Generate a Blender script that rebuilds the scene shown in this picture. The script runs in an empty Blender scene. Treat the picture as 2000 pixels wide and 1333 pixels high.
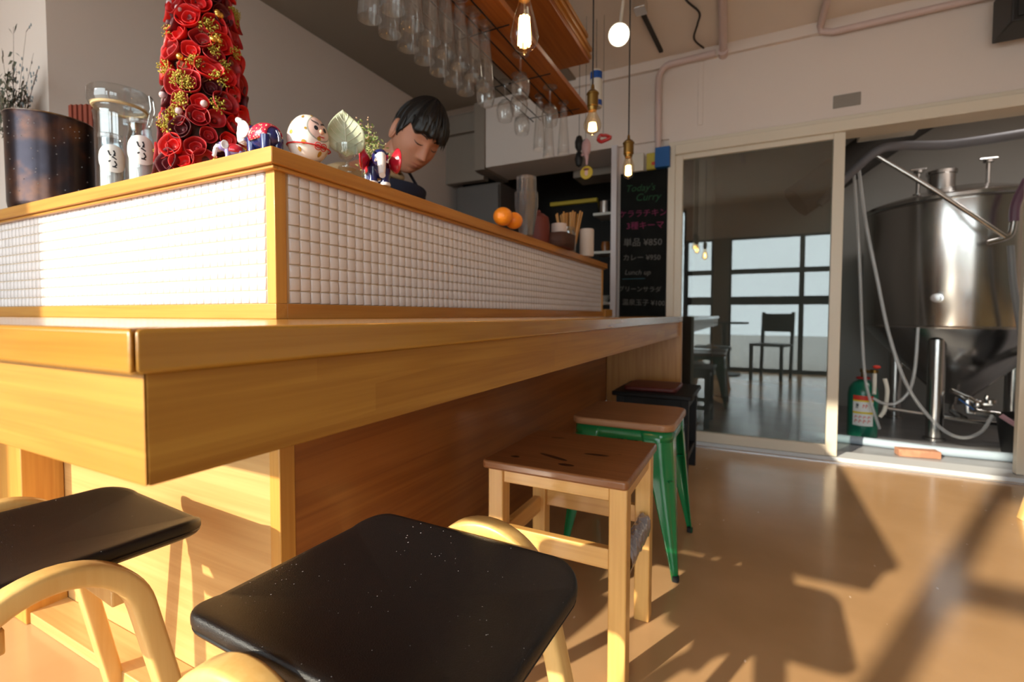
import bpy, bmesh, math, random
from mathutils import Vector, Matrix, noise
R = math.radians; PI = math.pi
sc = bpy.context.scene; COL = sc.collection
random.seed(7)

# ------------------------------------------------------------------ camera
F = 933.3; CY = 649.7; HC = 0.82
_a, _b, _c = R(26.729), R(2.138), R(.131)
FWD = Vector((-math.sin(_a)*math.cos(_b), math.cos(_a)*math.cos(_b), -math.sin(_b)))
_r = Vector((math.cos(_a), math.sin(_a), 0)); _u = _r.cross(FWD)
RT = _r*math.cos(_c)+_u*math.sin(_c); UP = -_r*math.sin(_c)+_u*math.cos(_c)
CAM = Vector((0, 0, HC))
cam = bpy.data.cameras.new('camera'); camo = bpy.data.objects.new('camera', cam); COL.objects.link(camo)
m = Matrix((RT, UP, -FWD)).transposed().to_4x4(); m.translation = CAM; camo.matrix_world = m
cam.sensor_width = 36; cam.lens = 36*F/2000; cam.shift_y = -(666.5-CY)/2000; cam.clip_start = .02
cam.dof.use_dof = True; cam.dof.focus_distance = .72; cam.dof.aperture_fstop = 4.5
sc.camera = camo
def at(px, py, x=None, y=None, z=None, d=None):
    v = FWD+RT*((px-1000)/F)-UP*((py-CY)/F)
    t = x/v.x if x is not None else y/v.y if y is not None else (z-HC)/v.z if z is not None else d
    return CAM+v*t

# ------------------------------------------------------------------ light
sc.view_settings.view_transform = 'Standard'; sc.view_settings.look = 'None'
sc.view_settings.exposure = 0.08; sc.view_settings.gamma = 1; sc.view_settings.use_curve_mapping = False
w = bpy.data.worlds.new('World'); sc.world = w; w.use_nodes = True
bg = w.node_tree.nodes['Background']; bg.inputs[0].default_value = (.88, .95, 1, 1); bg.inputs[1].default_value = 6.2
SUN_AZ, SUN_EL = R(24.5), R(22.5)
sd = Vector((math.sin(SUN_AZ)*math.cos(SUN_EL), math.cos(SUN_AZ)*math.cos(SUN_EL), -math.sin(SUN_EL)))
sl = bpy.data.lights.new('sun', 'SUN'); sl.energy = 9.0; sl.angle = R(.9); sl.color = (1, .86, .68)
so = bpy.data.objects.new('sun', sl); COL.objects.link(so); so.rotation_euler = sd.to_track_quat('-Z', 'Y').to_euler(); so.location = (-3, -6, 5)
WY = -1.3
def portal(x0, x1, z0, z1):
    l = bpy.data.lights.new('window_portal', 'AREA'); l.shape = 'RECTANGLE'; l.size = x1-x0; l.size_y = z1-z0
    l.cycles.is_portal = True
    o = bpy.data.objects.new('window_portal', l); COL.objects.link(o); o.location = ((x0+x1)/2, WY-.06, (z0+z1)/2); o.rotation_euler = (R(90), 0, 0)
portal(-2.66, -.93, 0, 2.42); portal(-.91, 1.5, 0, 1.95)

# ------------------------------------------------------------------ materials
def mat(name, col=(.8, .8, .8), rough=.5, metal=0, coat=0, trans=0, emis=None, es=0, spec=.5, bump=None, var=None, sheen=0, ior=1.45, sss=0):
    M = bpy.data.materials.new(name); M.use_nodes = True; nt = M.node_tree; b = nt.nodes['Principled BSDF']
    b.inputs['Base Color'].default_value = (*col, 1); b.inputs['Roughness'].default_value = rough; b.inputs['Metallic'].default_value = metal
    b.inputs['Coat Weight'].default_value = coat; b.inputs['Coat Roughness'].default_value = .12; b.inputs['Transmission Weight'].default_value = trans
    b.inputs['Specular IOR Level'].default_value = spec; b.inputs['IOR'].default_value = ior; b.inputs['Sheen Weight'].default_value = sheen
    if sss: b.inputs['Subsurface Weight'].default_value = sss; b.inputs['Subsurface Radius'].default_value = (.01, .004, .002)
    if emis: b.inputs['Emission Color'].default_value = (*emis, 1); b.inputs['Emission Strength'].default_value = es
    tc = nt.nodes.new('ShaderNodeTexCoord')
    if var:   # (colour2, scale, detail, lo, hi)
        n = nt.nodes.new('ShaderNodeTexNoise'); n.inputs['Scale'].default_value = var[1]; n.inputs['Detail'].default_value = var[2]
        nt.links.new(tc.outputs['Object'], n.inputs['Vector'])
        rp = nt.nodes.new('ShaderNodeValToRGB'); rp.color_ramp.elements[0].position = var[3]; rp.color_ramp.elements[1].position = var[4]
        rp.color_ramp.elements[0].color = (*col, 1); rp.color_ramp.elements[1].color = (*var[0], 1)
        nt.links.new(n.outputs[0], rp.inputs[0]); nt.links.new(rp.outputs[0], b.inputs['Base Color'])
    if bump:  # (scale, strength)
        n = nt.nodes.new('ShaderNodeTexNoise'); n.inputs['Scale'].default_value = bump[0]; n.inputs['Detail'].default_value = 4
        nt.links.new(tc.outputs['Object'], n.inputs['Vector'])
        bp = nt.nodes.new('ShaderNodeBump'); bp.inputs['Strength'].default_value = bump[1]; bp.inputs['Distance'].default_value = .002
        nt.links.new(n.outputs[0], bp.inputs['Height']); nt.links.new(bp.outputs[0], b.inputs['Normal'])
    return M
def wood(name, c1, c2, axis=0, rough=.4, coat=.2, sc_=1.0, rot=0, lam=None, fine=.5, spec=.5):
    """grain runs along the axis; lam = width of glued staves"""
    M = bpy.data.materials.new(name); M.use_nodes = True; nt = M.node_tree; N = nt.nodes; L = nt.links; b = N['Principled BSDF']
    b.inputs['Roughness'].default_value = rough; b.inputs['Coat Weight'].default_value = coat; b.inputs['Coat Roughness'].default_value = .15
    b.inputs['Specular IOR Level'].default_value = spec
    tc = N.new('ShaderNodeTexCoord'); mp = N.new('ShaderNodeMapping'); s = [22*sc_]*3; s[axis] = .8*sc_; mp.inputs['Scale'].default_value = s
    mp.inputs['Rotation'].default_value = (0, 0, rot) if axis != 2 else (0, rot, 0)
    L.new(tc.outputs['Object'], mp.inputs[0])
    n1 = N.new('ShaderNodeTexNoise'); n1.inputs['Scale'].default_value = 1.3; n1.inputs['Detail'].default_value = 3; n1.inputs['Distortion'].default_value = .25
    L.new(mp.outputs[0], n1.inputs['Vector'])
    mu = N.new('ShaderNodeMath'); mu.operation = 'MULTIPLY'; mu.inputs[1].default_value = 8; L.new(n1.outputs[0], mu.inputs[0])
    si = N.new('ShaderNodeMath'); si.operation = 'SINE'; mu2 = N.new('ShaderNodeMath'); mu2.operation = 'MULTIPLY'; mu2.inputs[1].default_value = 3.2
    L.new(mu.outputs[0], mu2.inputs[0]); L.new(mu2.outputs[0], si.inputs[0])
    mp2 = N.new('ShaderNodeMapping'); s2 = [260*sc_]*3; s2[axis] = 5*sc_; mp2.inputs['Scale'].default_value = s2; L.new(tc.outputs['Object'], mp2.inputs[0])
    n2 = N.new('ShaderNodeTexNoise'); n2.inputs['Scale'].default_value = 1; n2.inputs['Detail'].default_value = 2; L.new(mp2.outputs[0], n2.inputs['Vector'])
    a = N.new('ShaderNodeMath'); a.operation = 'MULTIPLY_ADD'; a.inputs[1].default_value = .17; a.inputs[2].default_value = .35; L.new(si.outputs[0], a.inputs[0])
    a2 = N.new('ShaderNodeMath'); a2.operation = 'MULTIPLY_ADD'; a2.inputs[1].default_value = fine; L.new(n2.outputs[0], a2.inputs[0]); L.new(a.outputs[0], a2.inputs[2])
    last = a2.outputs[0]
    if lam:
        vo = N.new('ShaderNodeTexVoronoi'); mp3 = N.new('ShaderNodeMapping'); s3 = [1/lam]*3; s3[axis] = 1/.6; mp3.inputs['Scale'].default_value = s3
        L.new(tc.outputs['Object'], mp3.inputs[0]); vo.distance = 'CHEBYCHEV'; vo.inputs['Randomness'].default_value = .35; vo.inputs['Scale'].default_value = 1; L.new(mp3.outputs[0], vo.inputs['Vector'])
        sp = N.new('ShaderNodeSeparateColor'); L.new(vo.outputs['Color'], sp.inputs[0])
        a3 = N.new('ShaderNodeMath'); a3.operation = 'MULTIPLY_ADD'; a3.inputs[1].default_value = .35; L.new(sp.outputs[0], a3.inputs[0]); L.new(last, a3.inputs[2])
        a4 = N.new('ShaderNodeMath'); a4.operation = 'SUBTRACT'; a4.inputs[1].default_value = .17; L.new(a3.outputs[0], a4.inputs[0]); last = a4.outputs[0]
    mx = N.new('ShaderNodeMix'); mx.data_type = 'RGBA'; mx.inputs[6].default_value = (*c1, 1); mx.inputs[7].default_value = (*c2, 1)
    cl = N.new('ShaderNodeClamp'); L.new(last, cl.inputs[0]); L.new(cl.outputs[0], mx.inputs[0]); L.new(mx.outputs[2], b.inputs['Base Color'])
    bp = N.new('ShaderNodeBump'); bp.inputs['Strength'].default_value = .12; bp.inputs['Distance'].default_value = .001; L.new(n2.outputs[0], bp.inputs['Height']); L.new(bp.outputs[0], b.inputs['Normal'])
    return M
def glass(name, tint=(1, 1, 1), refl=1.0, rough=0.0, haze=0):
    """thin clear glass: see-through with fresnel reflection"""
    M = bpy.data.materials.new(name); M.use_nodes = True; nt = M.node_tree; N = nt.nodes; L = nt.links
    N.remove(N['Principled BSDF']); out = N['Material Output']
    t = N.new('ShaderNodeBsdfTransparent'); t.inputs[0].default_value = (*tint, 1)
    g = N.new('ShaderNodeBsdfGlossy'); g.inputs['Roughness'].default_value = rough
    fr = N.new('ShaderNodeLayerWeight'); fr.inputs[0].default_value = .5
    pw = N.new('ShaderNodeMath'); pw.operation = 'POWER'; pw.inputs[1].default_value = 3.5; L.new(fr.outputs['Facing'], pw.inputs[0])
    mu = N.new('ShaderNodeMath'); mu.operation = 'MULTIPLY_ADD'; mu.use_clamp = True; mu.inputs[1].default_value = .75; mu.inputs[2].default_value = .045*refl; L.new(pw.outputs[0], mu.inputs[0])
    mx = N.new('ShaderNodeMixShader'); L.new(mu.outputs[0], mx.inputs[0]); L.new(t.outputs[0], mx.inputs[1]); L.new(g.outputs[0], mx.inputs[2])
    if haze:
        d = N.new('ShaderNodeBsdfDiffuse'); d.inputs[0].default_value = (.85, .85, .85, 1)
        m2 = N.new('ShaderNodeMixShader'); m2.inputs[0].default_value = haze; L.new(mx.outputs[0], m2.inputs[1]); L.new(d.outputs[0], m2.inputs[2]); L.new(m2.outputs[0], out.inputs[0])
    else: L.new(mx.outputs[0], out.inputs[0])
    return M
PINE1, PINE2 = (.52, .26, .038), (.34, .14, .014)
M = dict(
 wall=mat('wall_paint', (.74, .645, .585), .85, bump=(60, .15), spec=.2),
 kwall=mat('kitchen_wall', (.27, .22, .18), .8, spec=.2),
 ceil=mat('ceiling_paint', (.78, .68, .60), .8, spec=.2),
 wood_top=wood('worktop_pine_x', PINE1, PINE2, 0, .22, .7, lam=None),
 wood_topy=wood('worktop_pine_y', PINE1, PINE2, 1, .22, .7, lam=None),
 apron_x=wood('apron_pine_x', (.54, .28, .042), (.36, .15, .014), 0, .42, .15),
 apron_y=wood('apron_pine_y', (.52, .26, .038), (.33, .13, .012), 1, .42, .15, lam=.04),
 trim_x=wood('trim_x', (.60, .30, .06), (.42, .17, .025), 0, .4, .2), trim_y=wood('trim_y', (.60, .28, .055), (.40, .15, .02), 1, .4, .2), trim_z=wood('trim_z', (.66, .34, .07), (.46, .19, .03), 2, .4, .2),
 panel=wood('counter_plywood_lit', (.68, .42, .17), (.50, .27, .09), 0, .38, .25, .7, rot=.5),  # front plywood, sunlight put into a paler colour
 panel_y=wood('counter_plywood_shaded', (.42, .15, .030), (.22, .065, .012), 1, .38, .25, .7, rot=.5),  # same plywood on the shade side, shade put into a darker, redder colour
 panel_z=wood('end_panel', (.52, .26, .06), (.36, .14, .025), 2, .4, .2),
 stool_pine=wood('stool_pine', (.80, .47, .15), (.62, .31, .08), 2, .38, .3), stool_pine_x=wood('stool_pine_x', (.80, .47, .15), (.62, .31, .08), 0, .38, .3), stool_pine_y=wood('stool_pine_y', (.80, .47, .15), (.62, .31, .08), 1, .38, .3),
 seat_brown=wood('seat_brown', (.36, .15, .055), (.20, .07, .022), 0, .33, .4),
 bent=wood('bentwood', (.83, .56, .22), (.70, .40, .12), 2, .30, .4, .7),
 seat_green=wood('seat_ply', (.40, .20, .09), (.28, .12, .05), 0, .4, .2),
 shelf=wood('shelf_wood', (.50, .17, .03), (.30, .08, .012), 1, .45, .15),
 black_wood=mat('black_wood', (.007, .006, .006), .5, spec=.3, bump=(80, .2)),
 red_pad=mat('red_pad', (.10, .015, .010), .45),
 leather=mat('black_leatherette', (.006, .0055, .006), .36, bump=(900, .35), spec=.55),
 leather_edge=mat('black_piping', (.008, .008, .008), .35),
 green=mat('green_paint', (.003, .17, .048), .22, coat=.6, bump=(25, .05)),
 rubber=mat('rubber', (.01, .01, .01), .8),
 tile=mat('white_tile', (.74, .69, .68), .18, coat=.2), grout=mat('grout', (.62, .47, .30), .9),
 white=mat('white_enamel', (.72, .68, .60), .45), frame=mat('cream_frame', (.70, .62, .50), .4),
 chrome=mat('steel', (.55, .54, .53), .22, 1), chrome_d=mat('brushed_steel', (.55, .53, .51), .20, 1),
 brass=mat('antique_brass', (.22, .13, .035), .35, .9), cord=mat('dark_cord', (.025, .018, .014), .7),
 blackp=mat('black_plastic', (.012, .012, .013), .5), board=mat('chalkboard', (.006, .0065, .006), .8, spec=.15, var=((.010, .011, .010), 9, 4, .4, .7)),
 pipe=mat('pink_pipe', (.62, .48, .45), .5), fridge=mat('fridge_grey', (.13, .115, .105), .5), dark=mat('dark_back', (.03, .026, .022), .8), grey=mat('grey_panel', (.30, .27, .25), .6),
 skin=mat('skin', (.52, .24, .15), .5, sss=.15, var=((.46, .20, .12), 14, 3, .4, .7)), hair=mat('black_hair', (.006, .005, .005), .42), lip=mat('lip', (.36, .10, .075), .5),
 shirt=mat('beige_shirt', (.50, .36, .20), .9, bump=(500, .3)), apron_c=mat('navy_apron', (.012, .016, .035), .9, bump=(500, .3)), jeans=mat('dark_trousers', (.02, .02, .03), .9),
 clear=glass('clear_glass', (.985, .985, .98), 1.6, haze=.035), pane=glass('window_pane', (.95, .97, .96), 1.0), doorpane=glass('door_pane', (.62, .68, .66), 2.3, .004, haze=.012),
 plastic=glass('cup_plastic', (.995, .995, 1), 1.8, .12, haze=.030),
 floor=None)

# glossy sheet floor
def floor_mat():
    Mm = mat('vinyl_floor', (.50, .31, .155), .20, coat=.25, spec=.5); nt = Mm.node_tree; N = nt.nodes; L = nt.links; b = N['Principled BSDF']
    tc = N.new('ShaderNodeTexCoord'); n = N.new('ShaderNodeTexNoise'); n.inputs['Scale'].default_value = 3; n.inputs['Detail'].default_value = 6
    L.new(tc.outputs['Object'], n.inputs['Vector']); rp = N.new('ShaderNodeValToRGB')
    rp.color_ramp.elements[0].position = .35; rp.color_ramp.elements[1].position = .7; rp.color_ramp.elements[0].color = (.47, .275, .13, 1); rp.color_ramp.elements[1].color = (.55, .33, .165, 1)
    L.new(n.outputs[0], rp.inputs[0])
    v = N.new('ShaderNodeTexVoronoi'); v.inputs['Scale'].default_value = 16; mp = N.new('ShaderNodeMapping'); mp.inputs['Scale'].default_value = (1, .45, 1); mp.inputs['Rotation'].default_value = (0, 0, .5); L.new(tc.outputs['Object'], mp.inputs[0]); L.new(mp.outputs[0], v.inputs['Vector'])
    lt = N.new('ShaderNodeMath'); lt.operation = 'LESS_THAN'; lt.inputs[1].default_value = .045; L.new(v.outputs[0], lt.inputs[0])
    mx = N.new('ShaderNodeMix'); mx.data_type = 'RGBA'; mx.inputs[7].default_value = (.72, .52, .36, 1); L.new(rp.outputs[0], mx.inputs[6]); L.new(lt.outputs[0], mx.inputs[0]); L.new(mx.outputs[2], b.inputs['Base Color'])
    n2 = N.new('ShaderNodeTexNoise'); n2.inputs['Scale'].default_value = 14; L.new(tc.outputs['Object'], n2.inputs['Vector'])
    bp = N.new('ShaderNodeBump'); bp.inputs['Strength'].default_value = .10; bp.inputs['Distance'].default_value = .004; L.new(n2.outputs[0], bp.inputs['Height']); L.new(bp.outputs[0], b.inputs['Normal'])
    return Mm
M['floor'] = floor_mat()

def dust(Mm):
    nt = Mm.node_tree; N = nt.nodes; L = nt.links; b = N['Principled BSDF']; tc = N.new('ShaderNodeTexCoord'); v = N.new('ShaderNodeTexVoronoi'); v.inputs['Scale'].default_value = 105; L.new(tc.outputs['Object'], v.inputs['Vector'])
    n = N.new('ShaderNodeTexNoise'); n.inputs['Scale'].default_value = 9; L.new(tc.outputs['Object'], n.inputs['Vector'])
    k = N.new('ShaderNodeMath'); k.operation = 'MULTIPLY_ADD'; k.inputs[1].default_value = .26; k.inputs[2].default_value = -.075; L.new(n.outputs[0], k.inputs[0])
    l = N.new('ShaderNodeMath'); l.operation = 'LESS_THAN'; L.new(v.outputs[0], l.inputs[0]); L.new(k.outputs[0], l.inputs[1])
    mx = N.new('ShaderNodeMix'); mx.data_type = 'RGBA'; mx.inputs[6].default_value = b.inputs['Base Color'].default_value; mx.inputs[7].default_value = (.34, .32, .33, 1); L.new(l.outputs[0], mx.inputs[0]); L.new(mx.outputs[2], b.inputs['Base Color'])
dust(M['leather'])
# ------------------------------------------------------------------ mesh builder
class MB:
    def __init__(s): s.v = []; s.f = []; s.T = Matrix()
    def add(s, vs, fs):
        o = len(s.v); s.v += [tuple(s.T @ Vector(p)) for p in vs]; s.f += [tuple(i+o for i in f) for f in fs]; return s
    def box(s, x0, x1, y0, y1, z0, z1):
        return s.add([(x0, y0, z0), (x1, y0, z0), (x1, y1, z0), (x0, y1, z0), (x0, y0, z1), (x1, y0, z1), (x1, y1, z1), (x0, y1, z1)],
                     [(0, 3, 2, 1), (4, 5, 6, 7), (0, 1, 5, 4), (1, 2, 6, 5), (2, 3, 7, 6), (3, 0, 4, 7)])
    def cbox(s, c, sx, sy, sz): return s.box(c[0]-sx/2, c[0]+sx/2, c[1]-sy/2, c[1]+sy/2, c[2]-sz/2, c[2]+sz/2)
    def prism(s, pts, z0, z1):
        n = len(pts); return s.add([(x, y, z0) for x, y in pts]+[(x, y, z1) for x, y in pts], [tuple(range(n))[::-1], tuple(range(n, 2*n))]+[(i, (i+1) % n, n+(i+1) % n, n+i) for i in range(n)])
    def beam(s, a, b, wx, wy, up=(0, 0, 1)):
        a, b = Vector(a), Vector(b); d = (b-a).normalized(); u = Vector(up)
        if abs(d.dot(u)) > .95: u = Vector((0, 1, 0))
        x = d.cross(u).normalized(); y = x.cross(d)
        vs = [p+x*sx*wx/2+y*sy*wy/2 for p in (a, b) for sx, sy in ((-1, -1), (1, -1), (1, 1), (-1, 1))]
        return s.add(vs, [(0, 1, 2, 3), (7, 6, 5, 4), (0, 4, 5, 1), (1, 5, 6, 2), (2, 6, 7, 3), (3, 7, 4, 0)])
    def tube(s, pts, r, n=10, cap=True, sx=1, closed=False, up=None):
        pts = [Vector(p) for p in pts]; k = len(pts); rs = r if isinstance(r, (list, tuple)) else [r]*k; vs = []; prev = None
        for i, p in enumerate(pts):
            a = pts[(i-1) % k] if closed or i > 0 else p; c = pts[(i+1) % k] if closed or i < k-1 else p
            d = (c-a).normalized()
            if prev is None:
                u = Vector(up) if up else (Vector((0, 0, 1)) if abs(d.z) < .9 else Vector((1, 0, 0)))
                prev = u
            x = d.cross(prev); x = x.normalized() if x.length > 1e-6 else d.orthogonal().normalized(); y = x.cross(d).normalized(); prev = y
            for j in range(n):
                t = 2*PI*j/n; vs.append(p+(x*math.cos(t)*sx+y*math.sin(t))*rs[i])
        fs = [(i*n+j, i*n+(j+1) % n, (i+1)*n+(j+1) % n, (i+1)*n+j) for i in range(k-1) for j in range(n)]
        if closed: fs += [((k-1)*n+j, (k-1)*n+(j+1) % n, (j+1) % n, j) for j in range(n)]
        elif cap: fs += [tuple(range(n))[::-1], tuple(range((k-1)*n, k*n))]
        return s.add(vs, fs)
    def lathe(s, prof, c=(0, 0, 0), n=32, cap=True):
        k = len(prof); vs = [(c[0]+r*math.cos(2*PI*j/n), c[1]+r*math.sin(2*PI*j/n), c[2]+z) for r, z in prof for j in range(n)]
        fs = [(i*n+j, i*n+(j+1) % n, (i+1)*n+(j+1) % n, (i+1)*n+j) for i in range(k-1) for j in range(n)]
        if cap:
            if prof[0][0] > 1e-5: fs.append(tuple(range(n))[::-1])
            if prof[-1][0] > 1e-5: fs.append(tuple(range((k-1)*n, k*n)))
        return s.add(vs, fs)
    def ball(s, c, rx, ry=None, rz=None, n=16, m_=10, fn=None):
        ry = ry or rx; rz = rz or rx; vs = []; fs = []
        for i in range(m_+1):
            a = PI*i/m_
            for j in range(n):
                t = 2*PI*j/n; p = Vector((math.sin(a)*math.cos(t), math.sin(a)*math.sin(t), math.cos(a)))
                k = fn(p) if fn else 1
                vs.append((c[0]+p.x*rx*k, c[1]+p.y*ry*k, c[2]+p.z*rz*k))
        fs = [(i*n+j, (i+1)*n+j, (i+1)*n+(j+1) % n, i*n+(j+1) % n) for i in range(m_) for j in range(n)]
        return s.add(vs, fs)
    def grid(s, fn, nu, nv, closeu=False):
        vs = [fn(i/(nu if closeu else nu-1), j/(nv-1)) for i in range(nu) for j in range(nv)]
        fs = [(i*nv+j, ((i+1) % nu)*nv+j, ((i+1) % nu)*nv+j+1, i*nv+j+1) for i in range(nu if closeu else nu-1) for j in range(nv-1)]
        return s.add(vs, fs)
    def build(s, name, m, parent=None, smooth=35, bevel=0, seg=2, sub=0, solid=0, loc=None, rot=None):
        me = bpy.data.meshes.new(name); me.from_pydata(s.v, [], s.f)
        bm = bmesh.new(); bm.from_mesh(me); bmesh.ops.remove_doubles(bm, verts=bm.verts, dist=1e-6); bmesh.ops.recalc_face_normals(bm, faces=bm.faces); bm.to_mesh(me); bm.free()
        ml = m if isinstance(m, list) else [m]
        for x in ml: me.materials.append(x)
        if smooth: me.shade_smooth(); me.set_sharp_from_angle(angle=R(smooth))
        o = bpy.data.objects.new(name, me); COL.objects.link(o)
        if parent: o.parent = parent
        if loc: o.location = loc
        if rot: o.rotation_euler = rot
        if solid: q = o.modifiers.new('s', 'SOLIDIFY'); q.thickness = solid; q.offset = 0
        if bevel: q = o.modifiers.new('b', 'BEVEL'); q.width = bevel; q.segments = seg; q.limit_method = 'ANGLE'; q.angle_limit = R(40); q.harden_normals = False
        if sub: q = o.modifiers.new('u', 'SUBSURF'); q.levels = sub; q.render_levels = sub
        return o
def tag(o, label=None, cat=None, group=None, kind=None):
    for k, v in (('label', label), ('category', cat), ('group', group), ('kind', kind)):
        if v: o[k] = v
    return o
def thing(name, label, cat, loc=(0, 0, 0), rz=0, group=None, rot=None, scale=None):
    o = bpy.data.objects.new(name, None); COL.objects.link(o); o.location = loc; o.rotation_euler = rot or (0, 0, rz); o.empty_display_size = .05
    if scale: o.scale = (scale,)*3
    return tag(o, label, cat, group)
def st(o): o['kind'] = 'structure'; return o
def dup(o, loc, rz=0, label=None, group=None, scale=None):
    kids = [c for c in bpy.data.objects if c.parent is o]
    r = o.copy(); COL.objects.link(r); r.location = loc; r.rotation_euler = (0, 0, rz) if not isinstance(rz, tuple) else rz
    if scale: r.scale = (scale,)*3 if not isinstance(scale, tuple) else scale
    if label: r['label'] = label
    if group: r['group'] = group
    def rec(src, dst):
        for c in [c for c in bpy.data.objects if c.parent is src]:
            d = c.copy(); COL.objects.link(d); d.parent = dst; rec(c, d)
    for c in kids:
        d = c.copy(); COL.objects.link(d); d.parent = r; rec(c, d)
    return r
def text_mesh(name, body, size, m, parent, loc, rot, ext=.0006, align='CENTER', shear=0):
    cu = bpy.data.curves.new(name, 'FONT'); cu.body = body; cu.size = size; cu.extrude = ext; cu.align_x = align; cu.shear = shear; cu.resolution_u = 3
    t = bpy.data.objects.new(name, cu); COL.objects.link(t); dg = bpy.context.evaluated_depsgraph_get(); dg.update()
    me = bpy.data.meshes.new_from_object(t.evaluated_get(dg)); bpy.data.objects.remove(t)
    me.materials.clear(); me.materials.append(m); o = bpy.data.objects.new(name, me); COL.objects.link(o); o.parent = parent; o.location = loc; o.rotation_euler = rot
    return o
def arc(c, r, a0, a1, n, ax='xz'):
    P = []
    for i in range(n+1):
        t = a0+(a1-a0)*i/n; u, v = r*math.cos(t), r*math.sin(t)
        P.append((c[0]+u, c[1], c[2]+v) if ax == 'xz' else (c[0]+u, c[1]+v, c[2]) if ax == 'xy' else (c[0], c[1]+u, c[2]+v))
    return P

# ------------------------------------------------------------------ room
WT = .8106; XA, YA = -.363, .167; YE = 2.92; XB, YB = -.785, .593; YTE = 2.728; LZ = 1.118
CZ = 2.45; YD = 3.22; XR = 3.3; XL = -2.3
st(MB().box(-4.2, XR, WY-.1, 3.26, -.05, 0).build('floor', M['floor'], smooth=0))
st(MB().box(-4.2, XR, WY-.1, 5.2, CZ, CZ+.1).build('ceiling', M['ceil'], smooth=0))
st(MB().box(XL, -1.12, .0, YD-.0, CZ-.012, CZ).build('ceiling_kitchen', mat('kitchen_ceiling_shade', (.27, .22, .175), .75, spec=.2), smooth=0))  # sheet over the kitchen, its darker brown stands in for weaker light
st(MB().box(XL-.1, XL, .92, 3.6, 0, CZ).box(-4.2, XL, .82, .92, 0, CZ).build('wall_left', M['wall'], smooth=0))
st(MB().box(-4.3, -4.2, WY, .9, 0, CZ).build('wall_far_left', M['wall'], smooth=0))
st(MB().box(XR, XR+.1, WY, 5.2, 0, CZ).build('wall_right', M['wall'], smooth=0))
# wall with the sliding door and the kitchen hatch
DZ = 1.828
b = MB().box(-.50, XR, YD, YD+.1, DZ+.055, CZ).box(-1.85, -.50, YD, YD+.38, 1.947, CZ).box(-.83, -.50, YD+.02, YD+.12, 0, 1.947).box(2.75, XR, YD, YD+.1, 0, DZ+.06)
st(b.build('wall_back', M['wall'], smooth=0))
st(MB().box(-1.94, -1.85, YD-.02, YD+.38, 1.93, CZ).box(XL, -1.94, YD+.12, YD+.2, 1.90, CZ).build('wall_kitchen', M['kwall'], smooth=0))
st(MB().box(XL, -1.9, YD+.08, YD+.13, 2.28, 2.31).box(-1.95, -1.93, YD+.02, YD+.12, 1.93, 2.3).build('trim_3', M['kwall'], smooth=0))
st(MB().box(-1.85, XR, YD-.03, YD, CZ-.06, CZ).build('trim_4', M['wall'], smooth=0))
# kitchen hollow
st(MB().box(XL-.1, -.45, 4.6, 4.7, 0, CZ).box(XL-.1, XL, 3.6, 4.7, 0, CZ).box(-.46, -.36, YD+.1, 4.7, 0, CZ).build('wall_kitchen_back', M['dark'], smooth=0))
# brewing room
brw = mat('brew_wall', (.30, .29, .27), .8)
st(MB().box(-.36, XR, 5.2, 5.3, 0, CZ).box(-.46, -.355, YD+.1, 5.2, 0, CZ).build('wall_brewing_back', brw, smooth=0))
st(MB().box(-.36, XR, 3.26, 5.2, -.05, .004).build('floor_brewing', mat('brew_floor', (.36, .36, .37), .35, var=((.26, .26, .27), 5, 5, .4, .65)), smooth=0))
st(MB().box(-4.3, XR, 3.26, 5.3, -.1, -.05).build('floor_slab', M['grey'], smooth=0))

# storefront behind the camera
mull = mat('dark_mullion', (.03, .028, .026), .5)
b = MB().box(-4.3, -2.66, WY-.1, WY, 0, CZ).box(1.5, XR, WY-.1, WY, 0, 1.95).box(-.93, XR, WY-.1, WY, 1.95, CZ).box(-2.66, -.93, WY-.1, WY, 2.42, CZ)
st(b.build('wall_front', M['wall'], smooth=0))
def win(nm, x0, x1, z1, bars):
    fr = MB(); t = .03
    fr.box(x0, x0+t, WY-.07, WY-.02, 0, z1).box(x1-t, x1, WY-.07, WY-.02, 0, z1).box(x0+t, x1-t, WY-.07, WY-.02, z1-t, z1).box(x0+t, x1-t, WY-.07, WY-.02, 0, .05)
    for z, h in bars: fr.box(x0+t, x1-t, WY-.07, WY-.02, z-h/2, z+h/2)
    o = st(fr.build(nm, mull, smooth=0)); MB().box(x0+t, x1-t, WY-.048, WY-.042, .05, z1-t).build('pane', M['pane'], o, smooth=0)
win('window_1', -2.66, -.93, 2.42, [])
win('window_2', -.925, -.54, 1.95, [(1.455, .07), (1.03, .12)])
win('window_3', -.32, .60, 1.95, [(1.455, .07), (1.03, .12)])
win('window_4', .60, 1.5, 1.95, [(1.455, .07), (1.03, .12)])
st(MB().box(-.54, -.32, WY-.12, WY+.02, 0, 1.95).build('wall_pier', M['kwall'], smooth=0))
st(MB().box(-14, 14, -16, WY-.12, -.06, -.02).build('ground_outside', mat('street', (.34, .33, .32), .9), smooth=0))

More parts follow.
